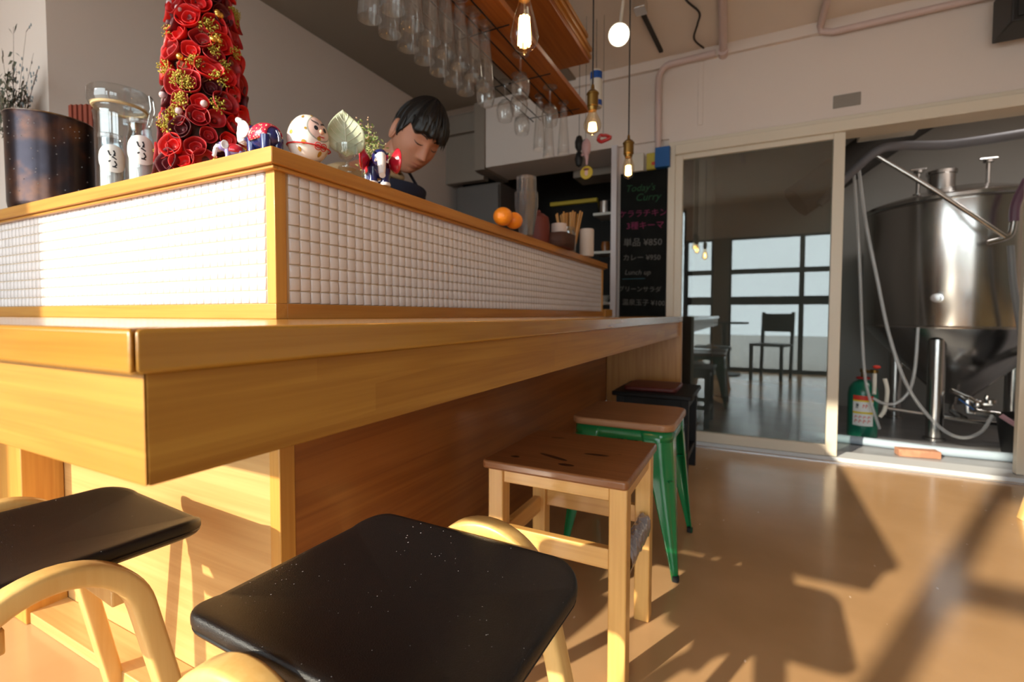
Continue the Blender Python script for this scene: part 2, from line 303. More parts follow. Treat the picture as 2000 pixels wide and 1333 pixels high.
# sliding door, frame and sill
b = MB().box(-.50, -.455, YD-.03, YD+.12, 0, DZ+.06).box(-.455, 2.8, YD-.045, YD+.12, DZ, DZ+.06).box(-.50, 2.8, YD-.02, YD+.14, DZ+.06, DZ+.088)
fr = st(b.build('trim_5', M['frame'], smooth=0, bevel=.004))
st(MB().box(-.455, 2.8, YD-.03, YD+.13, 0, .022).build('trim_6', mat('sill_metal', (.62, .64, .66), .4), smooth=0))
st(MB().box(-.38, XR, YD-.075, YD-.062, 0, .004).build('trim_7', mat('rail', (.55, .55, .56), .35, .8), smooth=0))
def sliding(nm, x0, x1, y0, y1):
    b = MB().box(x0, x0+.045, y0, y1, .025, DZ).box(x1-.055, x1, y0, y1, .025, DZ).box(x0+.045, x1-.055, y0, y1, .025, .085).box(x0+.045, x1-.055, y0, y1, DZ-.03, DZ)
    o = st(b.build(nm, M['frame'], bevel=.003)); ym = (y0+y1)/2
    MB().box(x0+.045, x1-.055, ym-.003, ym+.003, .085, DZ-.03).build('glass_pane', M['doorpane'], o, smooth=0)
    return o
d1 = sliding('door_1', -.455, .437, YD-.02, YD+.02)
sliding('door_2', 1.192, 2.02, YD+.03, YD+.07)

# ------------------------------------------------------------------ counter
cb = thing('bar_counter', 'L-shaped pine bar counter with plywood front standing on the floor', 'counter', (-.8, .61, 0))
def W(*a):  # world-space mesh builder helper for children of an unrotated thing
    m_ = MB(); m_.T = Matrix.Translation(-Vector(a)); return m_
o_ = (-.8, .61, 0)
W(*o_).box(-2.6, -.83, .61, .635, 0, .77).build('front_panel', M['panel'], cb, smooth=0)
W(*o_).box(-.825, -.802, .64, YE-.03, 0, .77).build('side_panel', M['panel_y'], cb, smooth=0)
W(*o_).box(-.83, -.80, .605, .64, 0, .77).build('corner_post', M['trim_z'], cb, bevel=.002)
W(*o_).box(-.80, XA, YE-.03, YE, 0, .7785).build('end_panel', M['panel_z'], cb, bevel=.001)
W(*o_).box(-1.85, -1.69, .522, .609, 0, .77).build('support_post', M['trim_z'], cb, bevel=.003)
W(*o_).box(-2.6, -.80, .53, .609, 0, .03).build('plinth', M['panel'], cb, bevel=.002)
W(*o_).prism([(-2.6, YA+.0126), (XA-.0132, YA+.0126), (XA-.0432, YA+.0426), (-2.6, YA+.0426)], .6985, .7785).build('apron_board', M['apron_x'], cb, bevel=.0015, smooth=0)
W(*o_).prism([(XA-.0126, YA+.0132), (XA-.0126, YE-.03), (XA-.0426, YE-.03), (XA-.0426, YA+.0432)], .6985, .7785).build('apron_board', M['apron_y'], cb, bevel=.0015, smooth=0)
wt = thing('worktop', 'thick honey-coloured pine worktop with worn mitred corner, lying on the bar counter', 'worktop', (XA, YA, .779))
o_ = (XA, YA, .779); dd = .0012
xi, yi = -.82, YA+(XA+.82)
W(*o_).prism([(-2.6, YA), (XA-dd, YA), (xi-dd, yi), (-2.6, yi)], .779, WT).build('front_board', M['wood_top'], wt, bevel=.0035, seg=3)
W(*o_).prism([(XA, YA+dd), (XA, YE), (xi, YE), (xi, yi+dd)], .779, WT).build('side_board', M['wood_topy'], wt, bevel=.0035, seg=3)
W(*o_).prism([(-2.6, yi+.003), (xi, yi+.003), (xi, YE), (-.86, YE), (-.86, .80), (-2.6, .80)], .784, WT-.002).build('back_board', M['wood_topy'], wt, smooth=0)
# raised tiled ledge
rl = thing('raised_ledge', 'raised bar ledge faced with small square white tiles and capped in wood', 'ledge', (XB, YB, WT))
o_ = (XB, YB, WT); zt0 = WT+.0288; zt1 = WT+.2785
W(*o_).box(-2.6, XB-.024, YB+.004, YB+.02, zt0, zt1).build('grout_bed', M['grout'], rl, smooth=0)
W(*o_).box(XB-.02, XB-.004, YB+.024, YTE, zt0, zt1).build('grout_bed', M['grout'], rl, smooth=0)
def tiles(fn, L, Hh, p=.0242, g=.0016):
    b = MB(); nr = int(Hh/p+.6); ph = Hh/nr; nc = int(L/p); rnd = random.Random(3)
    for i in range(nc):
        for j in range(nr):
            x0, x1, z0, z1 = i*p+g/2, (i+1)*p-g/2, j*ph+g/2, (j+1)*ph-g/2; e = .0028; h = .0042; tx, tz = rnd.uniform(-.0005, .0005), rnd.uniform(-.0005, .0005)
            vs = [fn(x0, 0, z0), fn(x1, 0, z0), fn(x1, 0, z1), fn(x0, 0, z1), fn(x0+.0007, h*.72, z0+.0007), fn(x1-.0007, h*.72, z0+.0007), fn(x1-.0007, h*.72, z1-.0007), fn(x0+.0007, h*.72, z1-.0007), fn(x0+e, h+tx, z0+e), fn(x1-e, h+tz, z0+e), fn(x1-e, h-tx, z1-e), fn(x0+e, h-tz, z1-e)]
            b.add(vs, [(0, 1, 5, 4), (1, 2, 6, 5), (2, 3, 7, 6), (3, 0, 4, 7), (4, 5, 9, 8), (5, 6, 10, 9), (6, 7, 11, 10), (7, 4, 8, 11), (8, 9, 10, 11)])
    return b
Hh = zt1-zt0
tiles(lambda u, v, z: (-.030-u, .004-v, zt0-WT+z), 1.78, Hh).build('tile_facing', M['tile'], rl, smooth=60)
tiles(lambda u, v, z: (-.004+v, .030+u, zt0-WT+z), YTE-YB-.03, Hh).build('tile_facing', M['tile'], rl, smooth=60)
W(*o_).box(XB-.022, XB+.002, YB-.002, YB+.022, zt0, zt1).build('corner_post', M['trim_z'], rl, bevel=.0012)
W(*o_).box(-2.6, XB+.004, YB-.004, YB+.02, WT, zt0).build('base_rail', M['trim_x'], rl, bevel=.001)
W(*o_).box(XB-.02, XB+.0041, YB+.02, YTE+.004, WT, zt0).build('base_rail', M['trim_y'], rl, bevel=.001)
W(*o_).box(XB-.16, XB+.001, YTE, YTE+.01, WT, zt1).build('end_board', M['trim_z'], rl, bevel=.001)
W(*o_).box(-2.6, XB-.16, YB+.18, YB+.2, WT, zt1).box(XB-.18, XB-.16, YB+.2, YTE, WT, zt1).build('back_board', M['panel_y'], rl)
xo, yo = XB+.0205, YB-.0205
W(*o_).prism([(-2.6, yo), (xo, yo), (-1.0, yo+(xo+1.0)), (-2.6, yo+(xo+1.0))], zt1, LZ).build('ledge_board', M['trim_x'], rl, bevel=.0015)
W(*o_).prism([(xo, yo), (xo, YTE+.03), (-1.0, YTE+.03), (-1.0, yo+(xo+1.0))], zt1, LZ).build('ledge_board', M['trim_y'], rl, bevel=.0015)
W(*o_).box(-2.6, xo-.008, yo+.008, yo+.02, zt1-.007, zt1).build('bead_moulding', M['trim_x'], rl, bevel=.002)
W(*o_).box(xo-.02, xo-.008, yo+.02, YTE+.01, zt1-.007, zt1).build('bead_moulding', M['trim_y'], rl, bevel=.002)
tag(MB().box(-.86, -.775, YTE+.034, YE, WT+.0005, WT+.042).build('wooden_block', M['trim_z'], bevel=.002), 'low wooden block on the far end of the worktop beside the ledge', 'block')

# ------------------------------------------------------------------ stools
def sweep(b, pts, wr, wn, N, rr=.006):
    """rounded-rect section: wr across the curve in its plane, wn along the vector N"""
    sec = []
    for sx, sy, a0 in ((1, 1, 0), (-1, 1, 90), (-1, -1, 180), (1, -1, 270)):
        for k in range(4):
            a = R(a0+30*k); sec.append((sx*(wr/2-rr)+rr*math.cos(a), sy*(wn/2-rr)+rr*math.sin(a)))
    pts = [Vector(p) for p in pts]; n = len(sec); vs = []; N = Vector(N)
    for i, p in enumerate(pts):
        d = (pts[min(i+1, len(pts)-1)]-pts[max(i-1, 0)]).normalized(); s = d.cross(N).normalized(); nn = s.cross(d).normalized()
        vs += [p+s*u+nn*v for u, v in sec]
    k = len(pts); b.add(vs, [(i*n+j, i*n+(j+1) % n, (i+1)*n+(j+1) % n, (i+1)*n+j) for i in range(k-1) for j in range(n)]+[tuple(range(n))[::-1], tuple(range((k-1)*n, k*n))])
    return b
def rrect(w, d, r, n=8):
    P = []
    for sx, sy, a0 in ((1, 1, 0), (-1, 1, 90), (-1, -1, 180), (1, -1, 270)):
        for k in range(n+1):
            a = R(a0+90*k/n); P.append((sx*(w/2-r)+r*math.cos(a), sy*(d/2-r)+r*math.sin(a)))
    return P
def seatmesh(w, d, r, rings, zf):
    b = MB(); P = rrect(w, d, r, 9); n = len(P); vs = []
    for s, z in rings:
        for x, y in P: vs.append((x*s, y*s, z+zf(x*s, y*s)))
    k = len(rings); fs = [(i*n+j, i*n+(j+1) % n, (i+1)*n+(j+1) % n, (i+1)*n+j) for i in range(k-1) for j in range(n)]
    vs += [(0, 0, rings[0][1]+zf(0, 0)), (0, 0, rings[-1][1]+zf(0, 0))]; c0 = len(vs)-2
    fs += [(c0, (j+1) % n, j) for j in range(n)]+[(c0+1, (k-1)*n+j, (k-1)*n+(j+1) % n) for j in range(n)]
    return b.add(vs, fs)
def bent_stool(loc, rz, label, group):
    t = thing('bentwood_stool', label, 'stool', loc, rz, group)
    Wd, D, zt = .415, .338, .461
    zf = lambda x, y: .027*abs(y/(D/2))**2.2-.011
    rings = [(.55, -.026), (.86, -.026), (.95, -.0245), (.975, -.022), (.987, -.0185), (.985, -.016), (.993, -.0152), (1.0, -.011), (1.0, -.006), (.997, -.0015), (.988, .0020), (.970, .0045), (.93, .0062), (.85, .0072), (.7, .0078), (.5, .008), (.3, .008), (.15, .008)]
    seatmesh(Wd, D, .052, rings, lambda x, y: zt-.016+zf(x, y)).build('seat', M['leather'], t, smooth=50)
    P = rrect(Wd*.984, D*.984, .052, 9); MB().tube([(x, y, zt-.016-.016+zf(x, y)) for x, y in P], .0028, 6, closed=True).build('piping', M['leather_edge'], t)
    for s in (-1, 1):
        rt = .104; zc = .4605-rt; q0 = R(11.5); arc_ = [(rt*math.cos(PI-q0-(PI-2*q0)*i/24), 0, zc+rt*math.sin(PI-q0-(PI-2*q0)*i/24)) for i in range(25)]
        x0_, z0_ = -arc_[0][0], arc_[0][2]; L_ = [(-(x0_+(z0_-z)*math.tan(q0)), 0, z) for z in (0, .1, .2, .3)]
        pts = L_+arc_+[(-x, y, z) for x, y, z in L_[::-1]]
        pts = [(x+s*.018, s*(D/2+.030+.030*(1-z/.48)), z) for x, y, z in pts]
        sweep(MB(), pts, .031, .036, (0, 1, 0), .007).build('bent_leg_frame', M['bent'], t, smooth=50)
    for s in (-1, 1): MB().cbox((s*.07, 0, zt-.068), .028, D+.02, .034).build('seat_rail', M['bent'], t, bevel=.003)
    MB().cbox((0, 0, zt-.058), .112, .05, .014).build('cross_rail', M['bent'], t, bevel=.002)
    return t
BG = None
bs = bent_stool((-.416, .487, 0), R(-1.5), 'black-seated bentwood stool in the middle of the foreground, closest to the pine stool', BG)
dup(bs, (-1.035, .314, 0), R(86), 'black-seated bentwood stool tucked under the worktop corner at the left edge')
pp = at(2052, 1052, z=0)
dup(bs, (pp.x+.19, pp.y-.02, 0), R(10), 'bentwood stool on the open floor at the right edge, only one pale leg in view')

# pine stool with brown top
ps = thing('pine_stool', 'square pine stool with dark brown knotty top and a bubble-wrapped rung', 'stool', (-.402, 1.160, 0))
knot = M['seat_brown']
MB().prism(rrect(.353, .348, .012, 4), .450, .470).build('seat', knot, ps, bevel=.005, seg=3)
for x, y in ((-.072, -.08),): pass
kd = mat('wood_knot', (.05, .018, .008), .4)
for x, y, a, b_, rz in ((.06, -.01, .032, .007, .1), (-.085, .10, .02, .006, .3), (-.115, -.115, .012, .008, 0), (-.03, -.075, .045, .008, -.35), (.02, -.12, .02, .009, 0), (.11, .02, .006, .002, 0)):
    MB().add([(x+a*math.cos(t*PI/8)*math.cos(rz)-b_*math.sin(t*PI/8)*math.sin(rz), y+a*math.cos(t*PI/8)*math.sin(rz)+b_*math.sin(t*PI/8)*math.cos(rz), .4704) for t in range(16)], [tuple(range(16))]).build('knot', kd, ps, smooth=0)
lx, ly, lw = .15, .132, .040
for sx in (-1, 1):
    for sy in (-1, 1): MB().cbox((sx*lx, sy*ly, .225), lw, lw, .45).build('leg', M['stool_pine'], ps, bevel=.003)
for sy in (-1, 1):
    MB().cbox((0, sy*(ly+.006), .432), 2*lx-lw, .018, .036).build('apron', M['stool_pine_x'], ps, bevel=.002)
    MB().cbox((0, sy*(ly+.004), .283), 2*lx-lw, .020, .046).build('stretcher', M['stool_pine_x'], ps, bevel=.002)
for sx in (-1, 1):
    MB().cbox((sx*(lx+.006), 0, .432), .018, 2*ly-lw, .036).build('apron', M['stool_pine_y'], ps, bevel=.002)
    MB().cbox((sx*(lx+.004), 0, .265), .020, 2*ly-lw, .046).build('stretcher', M['stool_pine_y'], ps, bevel=.002)
def wrapfn(u, v):
    a = 2*PI*u; y = -.108+.216*v; rx, rz = .018, .032
    k = 1+.22*noise.noise(Vector((math.cos(a)*2, math.sin(a)*2, v*14)))+.10*noise.noise(Vector((math.cos(a)*6, math.sin(a)*6, v*40)))
    return (lx+.005+rx*math.cos(a)*k, y, .266+rz*math.sin(a)*k)
wr = mat('bubble_wrap', (.36, .33, .36), .15, trans=.35, coat=1, bump=(160, .8))
MB().grid(wrapfn, 28, 40, True).build('bubble_wrap', wr, ps, smooth=80)['label'] = 'crinkled clear plastic wrap around the rung'

# green metal stool
gs = thing('metal_stool', 'green painted metal stool with splayed legs and thin plywood seat', 'stool', (-.380, 1.700, 0))
MB().prism(rrect(.338, .345, .045, 8), .452, .476).build('seat', M['seat_green'], gs, bevel=.006, seg=3)
P0 = rrect(.322, .330, .042, 8); n_ = len(P0)
MB().add([(x, y, .418) for x, y in P0]+[(x*.985, y*.985, .4515) for x, y in P0], [(i, (i+1) % n_, n_+(i+1) % n_, n_+i) for i in range(n_)]).build('apron', M['green'], gs, smooth=50, solid=.003)
for sx in (-1, 1):
    for sy in (-1, 1):
        b = MB(); NV = 16; NU = 17
        def fn(u, v, sx=sx, sy=sy):
            # u round the corner (-1..1), v down the leg
            cx, cy = .161+(.190-.161)*v**1.1, .165+(.195-.165)*v**1.1; wl = .078*(1-v)**1.2+.017+.004*math.sin(PI*v); rr = min(.042*(1-v)+.010, wl)
            t = (u*2-1); rib = .007*math.exp(-(t/.16)**2)*math.sin(PI*min(1, v*1.02+.0))*(1 if v > .08 else 0)
            L_ = wl-rr; q = abs(t)*(L_+rr*PI/4)
            if q < rr*PI/4: a = PI/4-q/rr; px, py = rr*(1-math.cos(a)) if False else rr-rr*math.cos(PI/4-(PI/4-a)) , 0
            a = PI/4+min(q/rr, PI/4)   # angle from x-normal
            px = rr-rr*math.sin(a) if q < rr*PI/4 else 0
            if q < rr*PI/4:
                ang = PI/4+q/rr; ex = rr*(1-math.sin(ang)); ey = rr*(1-math.cos(ang))
            else: ex = 0; ey = rr+(q-rr*PI/4)
            dx, dy = (ex, ey) if t > 0 else (ey, ex)
            dx += rib*.7; dy += rib*.7
            return (sx*(cx-dx), sy*(cy-dy), .445*(1-v)+.004)
        b.grid(fn, NU, NV); b.build('leg', M['green'], gs, smooth=60, solid=.0025)
        MB().cbox((sx*.183, sy*.188, .010), .020, .020, .020).build('rubber_foot', M['rubber'], gs, bevel=.004)
for a, c in (((-.165, -.17), (.165, .17)), ((-.165, .17), (.165, -.17))):
    MB().beam((a[0], a[1], .30), (c[0], c[1], .30), .016, .004).build('brace', M['green'], gs)

# black stool with cushion
ks = thing('black_stool', 'black painted wooden stool with thin square top near the glass door', 'stool', (-.438, 2.585, 0))
MB().prism(rrect(.385, .43, .01, 3), .415, .436).build('seat', M['black_wood'], ks, bevel=.004)
for sx in (-1, 1):
    for sy in (-1, 1): MB().cbox((sx*.155, sy*.175, .2075), .036, .036, .415).build('leg', M['black_wood'], ks, bevel=.002)
for sy in (-1, 1):
    MB().cbox((0, sy*.178, .39), .274, .018, .05).build('apron', M['black_wood'], ks); MB().cbox((0, sy*.178, .15), .274, .018, .03).build('stretcher', M['black_wood'], ks)
for sx in (-1, 1):
    MB().cbox((sx*.158, 0, .39), .018, .314, .05).build('apron', M['black_wood'], ks); MB().cbox((sx*.158, 0, .12), .018, .314, .03).build('stretcher', M['black_wood'], ks)
ck = MB().prism(rrect(.26, .27, .03, 5), 0, .022).build('seat_cushion', M['red_pad'], None, bevel=.007, seg=3, loc=(-.455, 2.56, .4365))
tag(ck, 'flat dark red cushion lying on the black stool', 'cushion')

# ------------------------------------------------------------------ pendants
glow = mat('filament_glow', (1, .7, .3), .5, emis=(1, .62, .22), es=16); amber = glass('amber_glass', (1.0, .90, .74), 1.6)
def pendant(loc, prof, label, fil, kind, sr):
    """loc = bottom of the bulb; prof = bulb outline (r, z)"""
    t = thing('pendant_lamp', label, 'lamp', loc, 0, None); H = prof[-1][1]
    MB().lathe(prof, n=28, cap=False).build('bulb', amber, t, smooth=80)
    MB().lathe([(.0135, H-.006), (.0165, H+.002), (.0165, H+.006), (sr, H+.008), (sr, H+.046), (sr+.002, H+.048), (sr+.002, H+.052), (sr*.75, H+.060), (.006, H+.066), (.005, H+.080), (.0025, H+.084)], n=24).build('socket', M['brass'], t)
    MB().tube([(0, 0, H+.083), (0, 0, CZ-loc[2])], .0028, 8).build('cord', M['cord'], t)
    b = MB(); zl, zh = fil[0], fil[1]
    for k in range(fil[3]):
        a = 2*PI*k/fil[3]+.3; b.tube([(fil[2]*math.cos(a), fil[2]*math.sin(a), zl), (fil[2]*.75*math.cos(a), fil[2]*.75*math.sin(a), zh)], fil[4], 6)
    b.build('filament', glow, t); MB().tube([(0, 0, zl+.002), (0, 0, H-.004)], .0022, 8).build('glass_stem', M['clear'], t)
    li = bpy.data.lights.new('lamp_light', 'POINT'); li.energy = 1.5; li.color = (1, .62, .3); li.shadow_soft_size = .012
    lo = bpy.data.objects.new('lamp_light', li); COL.objects.link(lo); lo.parent = t; lo.location = (0, 0, (zl+zh)/2)
    return t
ed = [(.001, -.004), (.003, 0), (.008, .003), (.020, .010), (.029, .022), (.032, .034), (.031, .044), (.025, .070), (.018, .095), (.0135, .112), (.013, .122)]
rb = [(.001, -.004), (.003, 0), (.012, .002), (.023, .009), (.0295, .022), (.030, .032), (.026, .046), (.018, .062), (.0135, .074), (.013, .084)]
tb = [(.001, -.003), (.008, .001), (.016, .006), (.0215, .018), (.023, .034), (.022, .052), (.017, .068), (.013, .080), (.013, .088)]
p = at(1024, 104, y=.98); pendant(p, ed, 'pendant lamp with long teardrop bulb, the one hanging nearest', (.018, .078, .0125, 8, .0030), 0, .020)
p = at(1157, 262, y=1.60); pendant(p, rb, 'pendant lamp with round bulb, in the middle of the three', (.012, .036, .012, 9, .0035), 0, .019)
p = at(1227, 349, y=1.92); pendant(p, tb, 'pendant lamp with slim bulb, hanging lowest before the chalkboard', (.014, .050, .0085, 6, .0042), 0, .020)
# ceiling spot
p = at(1209, 68, y=2.45); t = thing('spotlight', 'lit white spotlight under the ceiling, to the right of the hanging shelf', 'lamp', p)
dr = (CAM-p).normalized(); q = dr.to_track_quat('Z', 'Y').to_euler(); t.rotation_euler = q
MB().lathe([(.001, -.09), (.022, -.09), (.028, -.06), (.052, -.012), (.055, 0), (.051, 0), (.049, -.006)], n=28, cap=False).build('housing', M['white'], t)
MB().lathe([(.0005, -.002), (.049, -.004)], n=28, cap=False).build('lens', mat('spot_lens', (1, 1, 1), emis=(1, .9, .68), es=9), t)
loc_end = t.matrix_basis @ Vector((0, 0, -.08))
inv = t.matrix_basis.inverted(); MB().tube([(0, 0, -.085), inv @ Vector((p.x+.02, p.y+.02, CZ))], .008, 8).build('stem', M['white'], t)

# ------------------------------------------------------------------ hanging shelf and its rack
hs = thing('hanging_shelf', 'orange-brown wooden shelf hung from the ceiling with wire racks beneath', 'shelf', (-.9, 1.9, 1.9))
o_ = (-.9, 1.9, 1.9)
W(*o_).box(-1.02, -.80, .55, 2.50, 1.90, 1.925).build('lower_board', M['shelf'], hs, bevel=.002)
W(*o_).box(-1.00, -.80, .55, 2.50, 2.16, 2.185).build('upper_board', M['shelf'], hs, bevel=.002)
for y in (.6, 1.55, 2.47): W(*o_).box(-1.0, -.98, y, y+.03, 1.925, CZ).build('upright', M['shelf'], hs)
bw = mat('black_wire', (.02, .018, .016), .5, .5)
for x in (-1.10, -1.055, -.995, -.93, -.87):
    W(*o_).tube([(x, .6, 1.882), (x, 2.44, 1.882)], .0028, 6).build('wire_rail', bw, hs)
for y in (.8, 1.2, 1.6, 2.0, 2.4):
    W(*o_).tube([(-1.10, y, 1.886), (-.82, y, 1.886)], .0025, 6).tube([(-.98, y, 1.886), (-.98, y, 1.90)], .0025, 6).build('wire_crossbar', bw, hs)
# stack of boards ends on the upper shelf
for k, (dx, z) in enumerate(((0, 2.186), (.012, 2.207), (-.006, 2.228), (.010, 2.249))):
    bb = MB().box(-.97+dx, -.795+dx, 1.9, 2.52-.03*k, z, z+.0195).build('serving_board', M['trim_y'], None, bevel=.003)
    tag(bb, ['wooden serving board, lowest of the stack on the hanging shelf', 'wooden serving board, second from the bottom of the stack on the hanging shelf', 'wooden serving board, second from the top of the stack on the hanging shelf', 'wooden serving board, topmost of the stack on the hanging shelf'][k], 'board', 'boards stacked on the hanging shelf')
can = MB().lathe([(.001, 0), (.035, 0), (.036, .004), (.036, .18), (.033, .19), (.001, .19)], n=24)
# glasses hung upside down by the foot
def beer_glass(nm, label, cat, loc, H, rr, rb_, foot=True, grp=None):
    t = thing(nm, label, cat, loc, 0, grp)       # loc = rail height, foot resting on the rails
    pr_ = [(.001, -.016), (rb_*.8, -.018), (rb_, -.03), (rb_*1.05, -H*.3), (rr*.85, -H*.7), (rr, -H), (rr-.0018, -H+.001), (rr*.85-.002, -H*.7), (rb_*1.05-.002, -H*.3), (rb_-.004, -.034), (.001, -.036)]
    MB().lathe(pr_, n=24, cap=False).build('bowl', M['clear'], t, smooth=60)
    MB().lathe([(.001, .005), (.030, .003), (.031, 0), (.012, -.004), (.007, -.010), (.008, -.0175)], n=24).build('foot', M['clear'], t, smooth=60)
    return t
g0 = None; G1 = 'tall beer glasses hanging under the shelf'
near = ['nearest', 'second nearest', 'third nearest', 'fourth from the front', 'fifth from the front', 'sixth from the front', 'farthest']
for r_, (dx, lab) in enumerate(((0, 'kitchen-side row'), (.085, 'guest-side row'))):
    for k in range(7):
        P_ = at(735, 20, d=1.34).lerp(at(912, 166, d=1.80), k/6); x = -.985+dx; y = P_.y
        lb = 'tall beer glass hanging upside down, %s in the %s' % (near[k], lab)
        if g0 is None: g0 = beer_glass('beer_glass', lb, 'glass', (x, y, 1.886), .23, .034, .020, grp=G1)
        else: dup(g0, (x, y, 1.886), 0, lb)
wg = None
def wine_glass(loc, label):
    t = thing('wine_glass', label, 'glass', loc, 0, 'stemmed glasses at the far end of the rack')
    MB().lathe([(.001, .004), (.034, .002), (.035, 0), (.010, -.004), (.0045, -.012), (.0038, -.07), (.006, -.078), (.001, -.079)], n=24).build('stem', M['clear'], t, smooth=60)
    MB().lathe([(.001, -.079), (.018, -.083), (.034, -.100), (.040, -.125), (.037, -.155), (.031, -.175), (.0295, -.175), (.0355, -.155), (.0385, -.125), (.032, -.101), (.001, -.081)], n=28, cap=False).build('bowl', M['clear'], t, smooth=60)
    return t
for k, (px, yy, x) in enumerate(((0, 1.62, -.95), (0, 1.80, -.87), (0, 1.95, -.95), (0, 2.12, -.87), (0, 1.80, -1.035), (0, 1.98, -1.035), (0, 2.16, -1.035))):
    lb = 'upside-down round-bowled stemmed glass, '+['front one on the middle rail', 'front one along the shelf edge', 'rear one on the middle rail', 'rear one along the shelf edge', 'front one on the kitchen-side rail', 'middle one on the kitchen-side rail', 'rear one on the kitchen-side rail'][k]
    if wg is None: wg = wine_glass((x, yy, 1.886), lb)
    else: dup(wg, (x, yy, 1.886), 0, lb)
for k, (yy, x) in enumerate(((2.18, -.95), (2.30, -.87), (2.30, -.95))):
    dup(g0, (x, yy, 1.886), 0, 'slim tall glass hanging at the far end of the rack, '+['left of the stemmed glasses', 'nearest the shelf edge', 'farthest back'][k], scale=(.9, .9, 1.12))

# ------------------------------------------------------------------ things on the ledge
def mb_faces(b, fn, outline):
    """flat polygon (u, v) outline mapped on a surface"""
    b.add([fn(u, v) for u, v in outline], [tuple(range(len(outline)))]); return b
def disc_on(b, fn, cu, cv, ru, rv, nr=5, n=20, rot=0):
    vs = [fn(cu, cv)]; c, s = math.cos(rot), math.sin(rot)
    for i in range(1, nr+1):
        for j in range(n):
            x, y = ru*i/nr*math.cos(2*PI*j/n), rv*i/nr*math.sin(2*PI*j/n); vs.append(fn(cu+x*c-y*s, cv+x*s+y*c))
    fs = [(0, 1+j, 1+(j+1) % n) for j in range(n)]+[(1+(i-1)*n+j, 1+i*n+j, 1+i*n+(j+1) % n, 1+(i-1)*n+(j+1) % n) for i in range(1, nr) for j in range(n)]
    return b.add(vs, fs)
def stroke_on(b, fn, pts, wd):
    k = len(pts)
    for i in range(k-1):
        (a, c), (d, e) = pts[i], pts[i+1]; L_ = math.hypot(d-a, e-c) or 1; nx, ny = -(e-c)/L_*wd, (d-a)/L_*wd
        b.add([fn(a+nx, c+ny), fn(d+nx*.8, e+ny*.8), fn(d-nx*.8, e-ny*.8), fn(a-nx, c-ny)], [(0, 1, 2, 3)])
    return b
def tocam(p): return math.atan2(CAM.y-p.y, CAM.x-p.x)
gold = mat('gold', (.75, .45, .10), .22, .9); ink = mat('ink', (.015, .02, .03), .5); paper = mat('label_paper', (.85, .86, .86), .6)

# stockpot
potm = mat('stained_pot', (.055, .048, .060), .27, .9, var=((.30, .13, .06), 11, 8, .48, .84), bump=(30, .35))
p = at(104, 380, y=.672); p.z = LZ; t = thing('stockpot', 'dark heat-stained steel pot at the left end of the ledge', 'pot', p)
MB().lathe([(.001, 0), (.088, 0), (.096, .006), (.098, .02), (.099, .262), (.102, .268), (.1005, .270), (.096, .266), (.094, .02), (.001, .008)], n=48, cap=False).build('body', potm, t, smooth=50)
MB().tube([(.1*math.cos(a*PI/24), .1*math.sin(a*PI/24), .269) for a in range(48)], .0022, 6, closed=True).build('rim', M['chrome'], t)
b = MB(); rn = random.Random(5)
for k in range(46):
    a = tocam(p)+rn.uniform(-1.1, 1.1); z = rn.uniform(.03, .25); b.ball((.0985*math.cos(a), .0985*math.sin(a), z), .0016, n=6, m_=4)
o = b.build('water_drops', mat('droplet', (.8, .8, .8), .05, coat=1, trans=.6), t); o['kind'] = 'stuff'
# dried plant in a vase behind the pot
leafd = mat('dried_leaf', (.05, .065, .045), .7, var=((.12, .10, .06), 30, 3, .4, .65)); twig = mat('twig', (.10, .045, .03), .8); budm = mat('blue_bud', (.16, .20, .22), .7)
q = at(28, 300, y=.752); q.z = LZ; t = thing('dried_bouquet', 'dried dark bouquet with wiry twigs in a grey vase behind the stained pot', 'plant', q); t.scale = (1.25, .5, 2.1)
MB().lathe([(.001, 0), (.030, 0), (.034, .03), (.028, .10), (.020, .14), (.026, .15), (.022, .149), (.016, .14), (.001, .02)], n=24, cap=False).build('vase', M['grey'], t)
rn = random.Random(11); b = MB(); lf = MB(); bd = MB()
for k in range(34):
    a = rn.uniform(0, 2*PI); tl = rn.uniform(.02, .085) if k > 9 else rn.uniform(.07, .13); h = rn.uniform(.19, .27) if k > 9 else rn.uniform(.24, .33)
    if k < 6: a = rn.uniform(-.5, .6)
    e = Vector((tl*math.cos(a), tl*math.sin(a), h)); mid = Vector((e.x*.3, e.y*.3, h*.65)); P = [Vector((0, 0, .1)), mid, e]
    b.tube(P, [.0016, .0012, .0006], 5)
    for j in range(34 if k > 9 else 9):
        f = rn.uniform(.45, 1); c = (mid.lerp(e, (f-.45)/.55)); o = Vector((rn.uniform(-1, 1), rn.uniform(-1, 1), rn.uniform(-.6, 1)))*.013
        if k < 7: b.tube([c, c+o*1.3], .0004, 4); bd.ball(c+o*1.3, .0030, n=6, m_=4)
        else:
            s1 = o.normalized()*.011; s2 = s1.cross(Vector((rn.random(), rn.random(), rn.random()))).normalized()*.004; cc = c+o
            lf.add([cc-s1, cc+s2, cc+s1, cc-s2+Vector((0, 0, .002))], [(0, 1, 2), (0, 2, 3)])
b.build('twigs', twig, t)['kind'] = 'stuff'; lf.build('leaves', leafd, t, smooth=0)['kind'] = 'stuff'; bd.build('buds', budm, t)['kind'] = 'stuff'
# dark red crate slats between pot and jar
q = at(152, 235, y=.79); t = thing('red_crate', 'dark red slatted crate seen between the pot and the big jar', 'crate', (at(150, 235, y=.785).x, .80, LZ))
CRH = at(150, 203, y=.80).z-LZ
redw = mat('red_stained_wood', (.22, .04, .02), .6)
for k in range(5): MB().box(-.075+k*.034, -.055+k*.034, -.008, .008, 0, CRH-.006*k).build('slat', redw, t, bevel=.001)
MB().box(-.08, .10, -.014, -.0085, .06, .09).build('cross_slat', redw, t)
